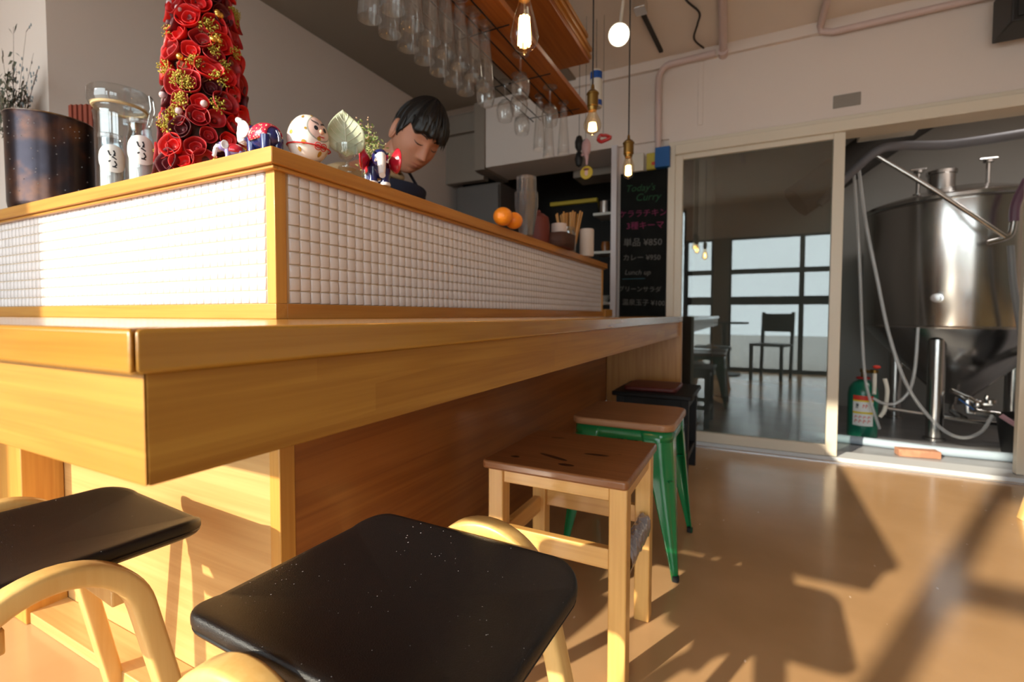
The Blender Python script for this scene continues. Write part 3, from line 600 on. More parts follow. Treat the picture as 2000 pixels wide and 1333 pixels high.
# large clip-top jar
p = at(238, 330, y=.70); p.z = LZ; t = thing('storage_jar', 'large clear glass storage jar with wide clamped lid behind two small jars', 'jar', p)
G = glass('jar_glass', (.96, .99, 1), 2.6, .01)
JH = .245
MB().lathe([(.001, 0), (.050, 0), (.056, .006), (.057, .02), (.057, JH-.02), (.060, JH-.008), (.056, JH), (.056, JH+.008), (.053, JH+.008), (.053, JH), (.056, JH-.008), (.054, JH-.02), (.054, .022), (.050, .009), (.001, .008)], n=40, cap=False).build('jar_body', G, t, smooth=50)
MB().lathe([(.001, JH+.022), (.045, JH+.020), (.055, JH+.017), (.066, JH+.014), (.070, JH+.022), (.070, JH+.050), (.066, JH+.056), (.001, JH+.058)], n=40, cap=False).build('lid', G, t, smooth=50)
MB().tube([(.058*math.cos(a*PI/20), .058*math.sin(a*PI/20), JH+.0125) for a in range(40)], .0042, 8, closed=True).build('rubber_seal', mat('seal', (.55, .40, .22), .6), t)
a0 = tocam(p)+1.25; b = MB()
for s in (-1, 1): b.tube([(.073*math.cos(a0+s*.22), .073*math.sin(a0+s*.22), JH+.052), (.076*math.cos(a0+s*.2), .076*math.sin(a0+s*.2), JH+.02), (.064*math.cos(a0+s*.16), .064*math.sin(a0+s*.16), JH-.03)], .0018, 6)
b.tube([(.073*math.cos(a0+x), .073*math.sin(a0+x), JH+.052) for x in (-.22, 0, .22)], .0018, 6).build('wire_clasp', M['chrome'], t)
# two small jars with round paper labels
def small_jar(px, y, label, h):
    p = at(px, 350, y=y); p.z = LZ; t = thing('spice_jar', label, 'jar', p, 0, 'small labelled jars')
    r = .0255; MB().lathe([(.001, 0), (r-.002, 0), (r, .003), (r, h*.80), (r-.003, h*.86), (r-.003, h), (r-.005, h), (r-.005, h*.86), (r-.002, h*.79), (r-.002, .005), (.001, .005)], n=32, cap=False).build('jar_body', G, t, smooth=50)
    MB().lathe([(.001, h+.001), (r-.001, h+.001), (r, h+.003), (r, h+.010), (r-.003, h+.012), (.001, h+.012)], n=32, cap=False).build('lid', M['plastic'], t)
    MB().lathe([(.001, .006), (r-.003, .006), (r-.003, h*.55), (.001, h*.56)], n=24).build('powder', mat('powder', (.72, .72, .74), .9), t)
    a0 = tocam(p)+.10; fn = lambda off: (lambda u, v: ((r+off)*math.cos(a0+u/r), (r+off)*math.sin(a0+u/r), v))
    hz = .083; disc_on(MB(), fn(.0008), 0, hz, .033, .034, 10, 36).build('round_label', paper, t, smooth=80)
    f2 = fn(.0013); b = MB()
    for P in ([(-.006, hz+.012), (-.004, hz+.005), (.004, hz+.0055)], [(.001, hz+.013), (.003, hz+.009), (.001, hz+.004)], [(-.001, hz+.003), (.005, hz-.001)], [(-.006, hz-.006), (-.003, hz-.004)], [(.002, hz-.004), (.005, hz-.009), (.002, hz-.013)], [(-.001, hz-.013), (.005, hz-.014)]):
        stroke_on(b, f2, [(x_*1.4, hz+(z_-hz)*1.5) for x_, z_ in P], .0017)
    b.build('calligraphy', ink, t, smooth=0)
    return t
small_jar(219, .628, 'small clear jar with round white label, the left one in front of the big jar', .134)
small_jar(276, .628, 'small clear jar with round white label, right beside the red flower cone', .146)

# flower cone
p = at(405, 330, y=.70); p.z = LZ; t = thing('flower_cone', 'tall cone of curled red wood-shaving roses with moss and gold beads', 'decoration', p)
HC_ = .80; rad = lambda z: .082*max(0, 1-z/HC_)**.72
MB().lathe([(.001, 0)]+[(rad(z/20*HC_), z/20*HC_) for z in range(20)]+[(.001, HC_)], n=32).build('core', mat('dark_moss', (.035, .02, .012), .9, var=((.10, .02, .015), 60, 3, .4, .6), bump=(90, 1)), t)
reds = [mat('bright_red', (.62, .012, .012), .45, bump=(60, .3)), mat('crimson', (.36, .008, .012), .5, bump=(60, .3)), mat('maroon', (.10, .008, .014), .5, bump=(60, .4))]
def rose(r, m_, rnd):
    b = MB(); ph = rnd.uniform(0, 6)
    def cup(R0, h, z0, n=22, fr=.4):
        def fn(u, v):
            a = 2*PI*u; rr = R0*(.30+.70*v**.55)*(1+.05*math.sin(2*a+ph)*v+.03*math.sin(5*a+ph)); return (rr*math.cos(a), rr*math.sin(a), z0+h*v**1.6+.0015*math.sin(3*a+ph)*v)
        b.grid(fn, n, 7, True)
    cup(r, r*.80, 0)
    if rnd.random() < .6: cup(r*.55, r*.5, .002)
    b.ball((0, 0, r*.06), r*.22, n=8, m_=5); return b
rn = random.Random(4); protos = []
for mi in range(3):
    for v_ in range(2): protos.append(rose(.0235, reds[mi], rn))
meshes = [q.build('rose', reds[i//2], t, smooth=60, solid=.0008) for i, q in enumerate(protos)]
spots = []; z = .012; row = 0
while z < .60:
    r = rad(z); n = max(4, int(2*PI*(r+.008)/.041)); off = row*.5
    for j in range(n):
        a_ = 2*PI*(j+off)/n+rn.uniform(-.12, .12)
        if math.cos(a_-tocam(p)) > -.35: spots.append((z+rn.uniform(-.006, .006), a_))
    z += .0355; row += 1
spots = spots[:99]
def aim(o, pos, nrm, s, spin=0):
    q = Vector(nrm).to_track_quat('Z', 'Y'); o.rotation_mode = 'QUATERNION'; o.rotation_quaternion = q @ Matrix.Rotation(spin, 4, 'Z').to_quaternion(); o.location = pos; o.scale = (s, s, s)
for k, (z, a) in enumerate(spots):
    src = meshes[rn.choice([0, 0, 1, 1, 2, 2, 3, 3, 4, 5])]; sh = math.cos(a-tocam(p)-.9)
    o = src.copy() if k >= 6 else meshes[k]
    if k >= 6: COL.objects.link(o)
    r = rad(z)-.002; s = rn.uniform(.75, 1.22)*(1.0 if z < .4 else .85)
    aim(o, (r*math.cos(a), r*math.sin(a), z+.020), (math.cos(a), math.sin(a), rn.uniform(-.1, .35)), s, rn.uniform(0, 6))
goldb = MB().ball((0, 0, 0), .0075, n=14, m_=9).build('gold_bead', gold, t); bp_ = goldb
for k in range(26):
    o = goldb if k == 0 else goldb.copy()
    if k: COL.objects.link(o)
    if k % 3 == 0: z0, a0 = rn.uniform(.035, .55), tocam(p)+rn.uniform(-1.7, 1.7)
    z, a = z0+rn.uniform(-.008, .008), a0+rn.uniform(-.1, .1); r = rad(z)+.020; o.location = (r*math.cos(a), r*math.sin(a), max(.008, z))
mossm = mat('moss', (.36, .28, .03), .8, var=((.52, .46, .08), 80, 2, .4, .6)); mo = []
for v_ in range(3):
    b = MB()
    for k in range(70):
        e = Vector((rn.gauss(0, 1), rn.gauss(0, 1), abs(rn.gauss(0, 1)))); e = e.normalized()*rn.uniform(.006, .017); b.ball(e, rn.uniform(.0009, .0018), n=5, m_=3)
        if k % 4 == 0: b.tube([(0, 0, 0), e], .0005, 3)
    mo.append(b.build('moss_tuft', mossm, t, smooth=60))
for k in range(30):
    o = mo[k % 3] if k < 3 else mo[k % 3].copy()
    if k >= 3: COL.objects.link(o)
    z, a = rn.uniform(.03, .66), tocam(p)+rn.uniform(-2, 2); r = rad(z)+.013; aim(o, (r*math.cos(a), r*math.sin(a), z), (math.cos(a), math.sin(a), .2), rn.uniform(.9, 1.45))
pet = MB()
def petal(c, n_, L_, w_, tw):
    n_ = Vector(n_).normalized(); u = n_.cross(Vector((0, 0, 1))).normalized(); v = u.cross(n_)
    dr_ = (u*math.cos(tw)+v*math.sin(tw)); sd_ = n_.cross(dr_)
    def fn(a, b_):
        x = (a-.5)*2; return Vector(c)+dr_*(L_*b_)+sd_*(x*w_*math.sin(PI*min(.98, b_*.9+.08)))+n_*(.35*L_*b_*(1-b_)+.004*x*x+.3*L_*b_)
    pet.grid(fn, 5, 6)
for k in range(150):
    z, a = rn.uniform(.0, .66), rn.uniform(0, 2*PI); r = rad(z)+.002; n_ = (math.cos(a), math.sin(a), 0)
    petal((r*n_[0], r*n_[1], z+.012), n_, rn.uniform(.014, .024), rn.uniform(.004, .008), rn.uniform(0, 6.28))
pet.build('dried_petals', mat('dried_petals', (.16, .02, .03), .6, var=((.30, .12, .05), 45, 2, .45, .65)), t, smooth=60, solid=.0005)['kind'] = 'stuff'
for k in range(9):
    z, a = rn.uniform(.02, .5), tocam(p)+rn.uniform(-1.6, 1.6); r = rad(z)+.017; MB().ball((r*math.cos(a), r*math.sin(a), z), .0075, n=12, m_=8, fn=lambda q: 1+.12*noise.noise(q*4)).build('silver_berry', mat('silver_berry', (.55, .42, .44), .45), t)

# painted elephants
def floral(nm, base, dot, scale):
    Mm = mat(nm, base, .25, coat=.8); nt = Mm.node_tree; N = nt.nodes; tc = N.new('ShaderNodeTexCoord'); v = N.new('ShaderNodeTexVoronoi'); v.inputs['Scale'].default_value = scale
    nt.links.new(tc.outputs['Object'], v.inputs['Vector']); l = N.new('ShaderNodeMath'); l.operation = 'LESS_THAN'; l.inputs[1].default_value = .32; nt.links.new(v.outputs[0], l.inputs[0])
    mx = N.new('ShaderNodeMix'); mx.data_type = 'RGBA'; mx.inputs[6].default_value = (*base, 1); mx.inputs[7].default_value = (*dot, 1); nt.links.new(l.outputs[0], mx.inputs[0]); nt.links.new(mx.outputs[2], N['Principled BSDF'].inputs['Base Color']); return Mm
E_blue = mat('glazed_blue', (.012, .02, .12), .15, coat=1); E_white = mat('glazed_white', (.78, .74, .76), .15, coat=1); E_red = floral('red_flower_glaze', (.55, .02, .06), (.75, .55, .35), 260); E_pk = mat('glazed_red', (.50, .012, .03), .18, coat=1); E_gold = gold
def elephant(loc, rz, s, label, body, trunk, ear, saddle, feet, raised=True, es=1):
    t = thing('elephant_figurine', label, 'figurine', loc, rz, None, scale=s)
    b = MB().ball((0, 0, .030), .030, .019, .020, 20, 12).ball((.032, 0, .040), .015, .014, .015, 16, 10)
    for x in (-.017, .017):
        for y in (-.010, .010): b.tube([(x, y, .028), (x, y, .010), (x, y, .004)], [.0085, .0072, .0080], 12)
    b.tube([(-.029, 0, .036), (-.034, 0, .028), (-.035, 0, .018)], [.002, .0015, .0018], 6)
    b.build('body', body, t, smooth=80)
    tr = [(.043, 0, .040), (.053, 0, .034), (.062, 0, .037), (.065, 0, .048), (.061, 0, .059), (.064, 0, .069), (.070, 0, .071)] if raised else [(.043, 0, .040), (.050, 0, .032), (.053, 0, .020), (.054, 0, .010), (.058, 0, .006)]
    MB().tube(tr, [.0085, .0072, .0062, .0055, .005, .0046, .0050][:len(tr)], 12).build('trunk', trunk, t, smooth=80)
    for sy in (-1, 1):
        def ef(u, v, sy=sy):
            a = 2*PI*u; r = v; return (.0235+.010*es*r*math.cos(a)+.004*(es-1), sy*(.0145+.007*es*es*r*abs(math.cos(a/2))+.002), .041+.0135*es*r*math.sin(a))
        MB().grid(ef, 20, 5, True).build('ear', ear, t, smooth=60, solid=.0020)
        MB().tube([(.044, sy*.007, .033), (.050, sy*.010, .030), (.055, sy*.010, .033)], [.002, .0016, .0005], 6).build('tusk', E_white, t)
        MB().ball((.043, sy*.0105, .046), .0020, n=8, m_=6).build('eye', ink, t)
    def sf(u, v): a = -1.95+3.9*u; x = -.024+.040*v; rr = math.sqrt(max(0, 1-(x/.0305)**2)); return (x, .0202*rr*math.sin(a)*1.02, .030+.0212*rr*math.cos(a)*1.02)
    MB().grid(sf, 18, 8).build('saddle_cloth', saddle, t, smooth=60, solid=.0014)
    for x in (-.017, .017):
        for y in (-.010, .010): MB().lathe([(.001, 0), (.0088, 0), (.0092, .002), (.0082, .005), (.001, .005)], (x, y, 0), 12).build('painted_foot', feet, t)
    return t
q = at(520, 290, z=LZ, d=None) if False else at(518, 290, y=.612); q.z = LZ
elephant(q, PI-.05, 1.22, 'blue elephant figurine with red flowered back and raised trunk beside the red cone', E_blue, E_white, E_white, E_red, E_gold)
q = at(458, 300, y=.598); q.z = LZ
elephant(q, PI+.9, .62, 'tiny white and purple elephant figurine at the foot of the red cone', mat('glazed_lilac', (.30, .25, .55), .2, coat=1), E_white, E_white, E_pk, E_gold, False)
q = at(738, 345, x=-.795); q.z = LZ
elephant(q, tocam(q)+.12, 1.38, 'elephant figurine with red ears and long white trunk, facing out before the man', E_blue, E_white, E_pk, E_pk, E_white, False, 1.55)

# daruma doll
q = at(603, 320, y=.675); q.z = LZ; t = thing('daruma_doll', 'white egg-shaped doll with gold dots and red cord on the ledge corner', 'doll', q, 0)
prof = lambda z: .0415*math.sin(PI*min(1, max(0, (z/.094))))**.42*(1-.10*(z/.094))
HD = .094
MB().lathe([(.001, 0)]+[(prof(HD*k/24), HD*k/24) for k in range(1, 24)]+[(.001, HD)], n=40).build('body', mat('white_lacquer', (.82, .76, .72), .2, coat=1), t, smooth=80)
a0 = tocam(q)+.62
def dfn(off, a_=None):
    def f(u, v):
        z = min(HD*.985, max(.002, v)); r = prof(z)+off; return (r*math.cos((a_ if a_ is not None else a0)+u/.04), r*math.sin((a_ if a_ is not None else a0)+u/.04), z)
    return f
disc_on(MB(), dfn(.0006), 0, .062, .025, .024, 6, 28).build('face', mat('face_pink', (.72, .50, .46), .3, coat=.6), t, smooth=80)
disc_on(MB(), dfn(.0004), 0, .062, .028, .0265, 6, 28).build('face_border', mat('silver_grey', (.35, .33, .30), .4), t, smooth=80)
for s in (-1, 1):
    disc_on(MB(), dfn(.0014), s*.010, .060, .0042, .0048, 3, 14).build('eye', ink, t); b = MB()
    for k in range(5): stroke_on(b, dfn(.0015), [(s*(.003+k*.003), .068+.001*k), (s*(.005+k*.0035), .073+.0008*k)], .0009)
    b.build('eyebrow', ink, t, smooth=0)
MB().ball(((prof(.054)+.001)*math.cos(a0), (prof(.054)+.001)*math.sin(a0), .054), .0045, n=10, m_=8).build('nose', mat('nose_peach', (.75, .42, .30), .4), t)
stroke_on(MB(), dfn(.0016), [(-.006, .0445), (0, .0435), (.006, .0445)], .0010).build('mouth', mat('mouth_red', (.55, .02, .02), .4), t, smooth=0)
rc = mat('red_cord', (.55, .01, .015), .6)
MB().tube([((prof(.034+.006*math.cos(2*PI*k/40))+.0015)*math.cos(a0+2*PI*k/40), (prof(.034+.006*math.cos(2*PI*k/40))+.0015)*math.sin(a0+2*PI*k/40), .030-.004*math.cos(2*PI*k/40)) for k in range(40)], .0013, 6, closed=True).build('cord', rc, t)
b = MB(); f3 = dfn(.003)
for s in (-1, 1):
    for dy in (1, -1): b.tube([f3(s*(.0085*(1-math.cos(2*PI*k/14))/2*1.5), .026+dy*.0055*math.sin(2*PI*k/14)*.8+dy*.002) for k in range(14)], .0008, 5, closed=True)
b.build('bow', rc, t)
gd = mat('gold_paint', (.50, .30, .05), .35, .4)
for (u, v, r) in ((-.034, .030, .0045), (-.040, .082, .0035), (-.012, .0885, .0038), (.004, .014, .0052), (-.030, .056, .0025), (-.005, .040, .0040), (.030, .020, .005), (-.060, .05, .004), (-.045, .018, .004), (-.075, .075, .004), (-.09, .03, .004)):
    disc_on(MB(), dfn(.0007), u, v, r, r, 3, 14).build('gold_dot', gd, t)

# dried leaf in a small glass
q = at(678, 335, y=.735); q.z = LZ; t = thing('leaf_vase', 'big pale dried leaf standing in a small stemmed glass next to the doll', 'vase', q, 0)
MB().lathe([(.001, 0), (.018, .0), (.018, .002), (.004, .005), (.004, .016), (.014, .022), (.020, .032), (.022, .048), (.0205, .048), (.018, .033), (.012, .024), (.001, .020)], n=28, cap=False).build('glass', G, t, smooth=60)
lm = mat('pale_leaf', (.36, .40, .26), .6, var=((.52, .55, .42), 40, 4, .35, .65), bump=(30, .5)); fa = tocam(q)+.12
ux, uy = -math.sin(fa), math.cos(fa)
def lfn(u, v):
    x = (u-.5)*2; wd = .040*math.sin(PI*min(1, v**.62))**.8*(1-.18*v)+.0003; n_ = .010*x*x*math.sin(PI*v)+.004*math.sin(9*v+3*abs(x))*abs(x)-.012*(v-.5)**2*4
    lean = -.006*(v); return (ux*(x*wd+lean)+math.cos(fa)*n_, uy*(x*wd+lean)+math.sin(fa)*n_, .026+.098*v+.006*abs(x)*(1-v))
MB().grid(lfn, 19, 24).build('leaf', lm, t, smooth=80, solid=.0006)
b = MB(); vv = lambda u, v: Vector(lfn(u, v))+Vector((math.cos(fa), math.sin(fa), 0))*.0010
b.tube([vv(.5, k/12) for k in range(1, 12)], [.0016-.0012*k/12 for k in range(1, 12)], 5)
for k in range(1, 6):
    for s in (-1, 1): b.tube([vv(.5+s*.42*j/5, k*.14+.20*j/5) for j in range(6) if k*.14+.20*j/5 < .97], .0006, 4)
b.build('leaf_veins', mat('vein', (.60, .60, .48), .6), t)
q = at(722, 330, y=.885); q.z = LZ; t = thing('sprig_vase', 'small glass of green and pinkish sprigs behind the pale leaf', 'vase', q, 0)
MB().lathe([(.001, 0), (.016, .0), (.018, .002), (.019, .05), (.0175, .05), (.016, .004), (.001, .003)], n=24, cap=False).build('glass', G, t)
sg = mat('sprig_green', (.16, .26, .07), .6, var=((.34, .36, .14), 60, 2, .4, .6)); sp = mat('sprig_pink', (.50, .33, .22), .6); b = MB(); b2 = MB(); b3 = MB()
for k, (dx, h) in enumerate(((-.022, .160), (-.008, .165), (.010, .140), (.026, .105), (-.014, .13), (.040, .090), (.0, .125))):
    ex = Vector((.89*dx, .45*dx+rn.uniform(-.015, .015), h)); b.tube([(0, 0, .01), ex*.5+Vector((0, 0, .01)), ex], [.0014, .0012, .0007], 5)
    for j in range(85):
        f = rn.uniform(.35, 1.0); c = ex*f+Vector((rn.gauss(0, .011), rn.gauss(0, .011), rn.gauss(0, .006)))
        if rn.random() < .7:
            s1 = Vector((rn.uniform(-1, 1), rn.uniform(-1, 1), rn.uniform(-.2, 1))).normalized()*.0055; s2 = s1.orthogonal().normalized()*.0024; b2.add([c-s1, c+s2, c+s1, c-s2], [(0, 1, 2), (0, 2, 3)])
        else: b3.ball(c, .0020, n=6, m_=4)
b.build('stems', sg, t); b2.build('sprig_leaves', sg, t, smooth=0)['kind'] = 'stuff'; b3.build('seed_heads', sp, t)['kind'] = 'stuff'

# navy bowl-less far group: oranges, cups, bag, paper roll, skewers jar, candle
orm = mat('orange_peel', (.90, .26, .012), .42, bump=(260, .5), coat=.2)
for k, (px, y, r) in enumerate(((985, 1.43, .033), (1006, 1.50, .031))):
    q = at(px, 450, y=y); b = MB().ball((0, 0, r*.93), r, r, r*.93, 24, 16); o = thing('orange', ['bright orange at the left of the cup stack on the ledge', 'orange half hidden by the clear cup stack'][k], 'fruit', (q.x-.005, y, LZ), 0, None)
    b.build('peel', orm, o, smooth=80); MB().lathe([(.001, r*1.845), (.003, r*1.87), (.001, r*1.89)], n=8).build('stem_button', mat('stem_b', (.2, .25, .08), .7), o)
def cup_stack(px, y):
    q = at(px, 455, y=y)
    def cup(r0, r1, h): return MB().lathe([(.001, 0), (r0-.001, 0), (r0, .001), (r1-.002, h-.002), (r1, h), (r1-.0008, h+.0006), (r1-.0028, h-.002), (r0-.0008, .0012), (.001, .0008)], n=30, cap=False).build('plastic_cup', M['plastic'], None, smooth=50)
    w0 = cup(.027, .0455, .110); n0 = None
    for k in range(24):
        wide = k < 12
        if k == 0: o = w0
        elif k == 12: o = n0 = cup(.0255, .0385, .112)
        else: o = (w0 if wide else n0).copy(); COL.objects.link(o)
        o.location = (q.x, y, LZ+.0004+k*.0048)
        lb = 'wide clear plastic cup, bottom of the tall stack' if k == 0 else 'narrow clear plastic cup, top of the tall stack' if k == 23 else 'one of the wide clear plastic cups lower in the tall stack' if wide else 'one of the narrow clear plastic cups higher in the tall stack'
        tag(o, lb, 'cup', 'clear plastic cups in one stack')
cup_stack(1028, 1.66)
q = at(1068, 470, y=1.95); q.z = LZ; bgm = mat('dark_red_cloth', (.13, .022, .014), .6, bump=(30, .6))
t = thing('round_canister', 'dark red-brown round canister behind the cup stack', 'canister', (q.x-.03, 1.93, LZ))
MB().lathe([(.001, 0), (.040, 0), (.046, .01), (.048, .09), (.042, .125), (.02, .142), (.001, .145)], n=28).build('body', bgm, t)
MB().ball((0, 0, .150), .009, n=10, m_=8).build('knob', bgm, t)
q = at(1095, 478, y=2.02); t = thing('small_basket', 'low dark brown basket on the ledge under the white paper roll', 'basket', (q.x-.012, 2.03, LZ))
MB().prism(rrect(.10, .15, .02, 5), 0, .004).build('base', bgm, t); P0 = rrect(.10, .15, .02, 5); n_ = len(P0)
MB().add([(x, y, 0) for x, y in P0]+[(x*1.08, y*1.05, .062) for x, y in P0], [(i, (i+1) % n_, n_+(i+1) % n_, n_+i) for i in range(n_)]).build('side', mat('woven_dark', (.07, .028, .018), .7, bump=(150, 1)), t, solid=.004)
t = thing('paper_roll', 'white paper roll standing in the dark basket', 'roll', (q.x-.012, 2.03, LZ+.0045)); MB().lathe([(.012, .105), (.035, .105), (.035, 0), (.012, 0), (.012, .105)], n=28, cap=False).build('paper', mat('roll_paper', (.62, .52, .48), .85), t)
MB().lathe([(.0105, .105), (.012, .105), (.012, 0), (.0105, 0), (.0105, .105)], n=20, cap=False).build('core', M['panel'], t)
q = at(1106, 480, y=2.17); q.z = LZ; t = thing('preserve_jar', 'clear round glass jar before the wooden chopsticks', 'jar', (q.x, 2.17, LZ))
MB().lathe([(.001, 0), (.040, 0), (.045, .006), (.045, .085), (.036, .098), (.036, .104), (.034, .104), (.034, .097), (.043, .084), (.043, .007), (.001, .004)], n=30, cap=False).build('jar_body', G, t)
MB().lathe([(.001, .105), (.040, .105), (.041, .115), (.036, .118), (.001, .119)], n=28).build('lid', G, t)
MB().ball((0, 0, .030), .040, .040, .026, 14, 8, fn=lambda q_: 1+.1*noise.noise(q_*3)).build('contents', mat('nuts', (.24, .12, .06), .6, var=((.5, .3, .15), 90, 2, .4, .6)), t)
q = at(1112, 478, y=2.29); t = thing('chopstick_holder', 'glass holder packed with splayed wooden chopsticks', 'holder', (q.x-.01, 2.30, LZ))
MB().lathe([(.001, 0), (.038, 0), (.040, .12), (.0385, .12), (.036, .003), (.001, .003)], n=24, cap=False).build('glass', G, t)
cs = M['trim_z']; c0 = None
for k in range(30):
    a = 2*PI*k/30*3.3; r = .010+.024*(k/30); e = 1.9 if k > 20 else 1.25
    o = MB().beam((r*math.cos(a)*.8, r*math.sin(a)*.8, .004), (r*math.cos(a)*e*1.15, r*math.sin(a)*e*1.15, .215+.006*math.sin(k*7)), .0058, .0058).build('chopstick', cs, t, smooth=0)
q = at(1145, 490, y=2.36); tag(MB().lathe([(.001, 0), (.035, 0), (.036, .003), (.036, .132), (.033, .137), (.001, .138)], n=28).build('white_canister', mat('canister_white', (.60, .52, .46), .6), None, loc=(q.x+.002, 2.36, LZ)), 'plain white cylinder standing at the far end of the ledge', 'canister')

# ------------------------------------------------------------------ the man behind the bar
def skin_body(name, nodes, edges, m, parent=None, levels=2, root=0):
    me = bpy.data.meshes.new(name); me.from_pydata([n[:3] for n in nodes], edges, []); o = bpy.data.objects.new(name, me); COL.objects.link(o)
    o.modifiers.new('sk', 'SKIN'); sv = me.skin_vertices[0].data
    for i, n in enumerate(nodes):
        r = n[3] if isinstance(n[3], tuple) else (n[3], n[3]); sv[i].radius = r; sv[i].use_root = (i == root)
    s_ = o.modifiers.new('su', 'SUBSURF'); s_.levels = levels; s_.render_levels = levels
    dg = bpy.context.evaluated_depsgraph_get(); dg.update(); m2 = bpy.data.meshes.new_from_object(o.evaluated_get(dg)); bpy.data.objects.remove(o)
    m2.materials.clear(); m2.materials.append(m); m2.shade_smooth()
    return m2
BX, BY = -1.47, 1.40
man = thing('person', 'black-haired man in beige shirt and navy apron bending over his work behind the bar', 'person', (BX, BY, 0))
Fh = Vector((.74, -.30, -.60)).normalized(); Uh0 = Vector((.58, -.02, .81)); Lh = Uh0.cross(Fh).normalized(); Uh = Fh.cross(Lh).normalized()
HO = Vector((-1.115, 1.425, 1.462)); HM = Matrix((Lh*1.04, Fh*1.04, Uh*1.08)).transposed().to_4x4(); HM.translation = HO-Vector((BX, BY, 0))
def g(x, s): return math.exp(-(x/s)**2)
def head(u, v, off=0):
    a = 2*PI*u; ph = PI*v; p = Vector((math.sin(ph)*math.sin(a), math.sin(ph)*math.cos(a), math.cos(ph)))
    x, y, z = p.x*.077, p.y*.096, p.z*.116
    if z < 0:
        k = -z/.116; x *= 1-.30*k**1.5; y = y*(1-.10*k) + .012*k if y > 0 else y*(1-.25*k)
    if p.y > 0:
        w_ = min(1, p.y*1.6); X, Z = x, z
        flat = -.006*g(Z+.01, .05)*g(X, .06); y += flat*w_
        nz = g(X, .0105+.006*max(0, min(1, (.02-Z)/.05)))*(max(0, min(1, (.028-Z)/.062))**1.2 if Z > -.034 else max(0, 1-(-.034-Z)/.012))
        y += .024*nz*w_
        y += .005*g(X, .05)*g(Z-.036, .014)*w_
        for s in (-1, 1):
            y -= .0085*g(X-s*.031, .017)*g(Z-.012, .012)*w_; y += .0045*g(X-s*.031, .013)*g(Z-.007, .008)*w_
            y += .004*g(X-s*.045, .02)*g(Z+.02, .02)*w_; y += .003*g(X-s*.012, .006)*g(Z+.034, .006)*w_
        y += .007*g(X, .021)*g(Z+.062, .013)*w_; y -= .0045*g(X, .022)*g(Z+.0615, .0022)*w_; y += .007*g(X, .022)*g(Z+.102, .015)*w_; y -= .003*g(X, .02)*g(Z+.08, .006)*w_
    q = Vector((x, y, z)); return q+q.normalized()*off
b = MB(); b.T = HM; b.grid(lambda u, v: head(u, .004+.992*v), 120, 90, True)
for s in (-1, 1):
    def ear(u, v, s=s):
        a = 2*PI*u; r = v; return (s*(.073+.010*r+.006*(math.cos(a)*.5+.5)*r*0-.004*(1-r)), -.012-.016*r*math.cos(a)-.006*r, .000+.031*r*math.sin(a)-.003)
    b.grid(ear, 20, 6, True); b.tube([(s*(.078), -.018-.017*math.cos(t), -.003+.031*math.sin(t)) for t in [k*2*PI/16 for k in range(16)]], .0042, 8, closed=True)
    b.tube([(s*.070, -.014, 0), (s*.078, -.018, 0)], [.024, .014], 12)
# body skeleton (relative to the feet)
nd = [(0, 0, .92, (.13, .16)), (.03, 0, 1.08, (.11, .145)), (.10, .005, 1.22, (.105, .165)), (.165, .01, 1.315, (.085, .12)), (.215, .012, 1.365, (.058, .058)), (.285, .018, 1.425, (.054, .054)), (.33, .022, 1.46, (.05, .05)),
      (.165, .17, 1.285, .058), (.20, .215, 1.22, .050), (.27, .25, 1.06, .042), (.34, .15, 1.02, .034), (.385, .10, 1.02, (.030, .022)), (.405, .085, 1.018, (.036, .018)),
      (.165, -.155, 1.285, .058), (.21, -.20, 1.22, .050), (.28, -.235, 1.06, .042), (.345, -.12, 1.02, .034), (.385, -.08, 1.02, (.030, .022)), (.405, -.065, 1.018, (.036, .018)),
      (-.01, .10, .82, .095), (.01, .115, .50, .062), (-.03, .12, .10, .045), (.07, .13, .035, .035), (-.01, -.10, .82, .095), (.01, -.115, .50, .062), (-.03, -.12, .10, .045), (.07, -.13, .035, .035)]
ed_ = [(0, 1), (1, 2), (2, 3), (3, 4), (4, 5), (5, 6), (3, 7), (7, 8), (8, 9), (9, 10), (10, 11), (11, 12), (3, 13), (13, 14), (14, 15), (15, 16), (16, 17), (17, 18), (0, 19), (19, 20), (20, 21), (21, 22), (0, 23), (23, 24), (24, 25), (25, 26)]
m2 = skin_body('body', nd, ed_, M['skin'])
o0 = len(b.v); b.T = Matrix(); b.add([tuple(v.co) for v in m2.vertices], [tuple(p.vertices) for p in m2.polygons])
for side, (wx, wy) in ((1, (.405, .085)), (-1, (.405, -.065))):   # fingers and thumb
    dv = Vector((.62, -side*.78, 0)).normalized(); lt = Vector((-dv.y, dv.x, 0))*side
    for k, (o, L_) in enumerate(((-.024, .062), (-.008, .072), (.008, .068), (.023, .054))):
        base = Vector((wx, wy, 1.020))+dv*.018+lt*o; b.tube([base, base+dv*L_*.4+Vector((0, 0, .004)), base+dv*L_*.75+Vector((0, 0, -.010)), base+dv*L_*.9+Vector((0, 0, -.024))], [.0095, .0088, .008, .006], 8)
    base = Vector((wx, wy, 1.018))-dv*.012-lt*.026; b.tube([base, base-lt*.018+dv*.02, base-lt*.020+dv*.045+Vector((0, 0, -.008))], [.0115, .010, .007], 8)
b.build('body', M['skin'], man, smooth=180)
def onface(X, Z, off):  # point of the face surface at lateral X, height Z
    lo, hi = 0, 1; best = None
    for i in range(41):
        v = .25+.65*i/40
        for j in range(-14, 15):
            u = j/60; p = head(u, v)
            d = (p.x-X)**2+(p.z-Z)**2
            if best is None or d < best[0]: best = (d, p)
    p = best[1]; return Vector((X, p.y+off, Z))
def ribbon(name, pts, wds, m_, off=.0016):
    b = MB(); b.T = HM; P = [onface(x, z, off) for x, z in pts]; b.tube(P, wds, 6, sx=1); b.build(name, m_, man, smooth=80)
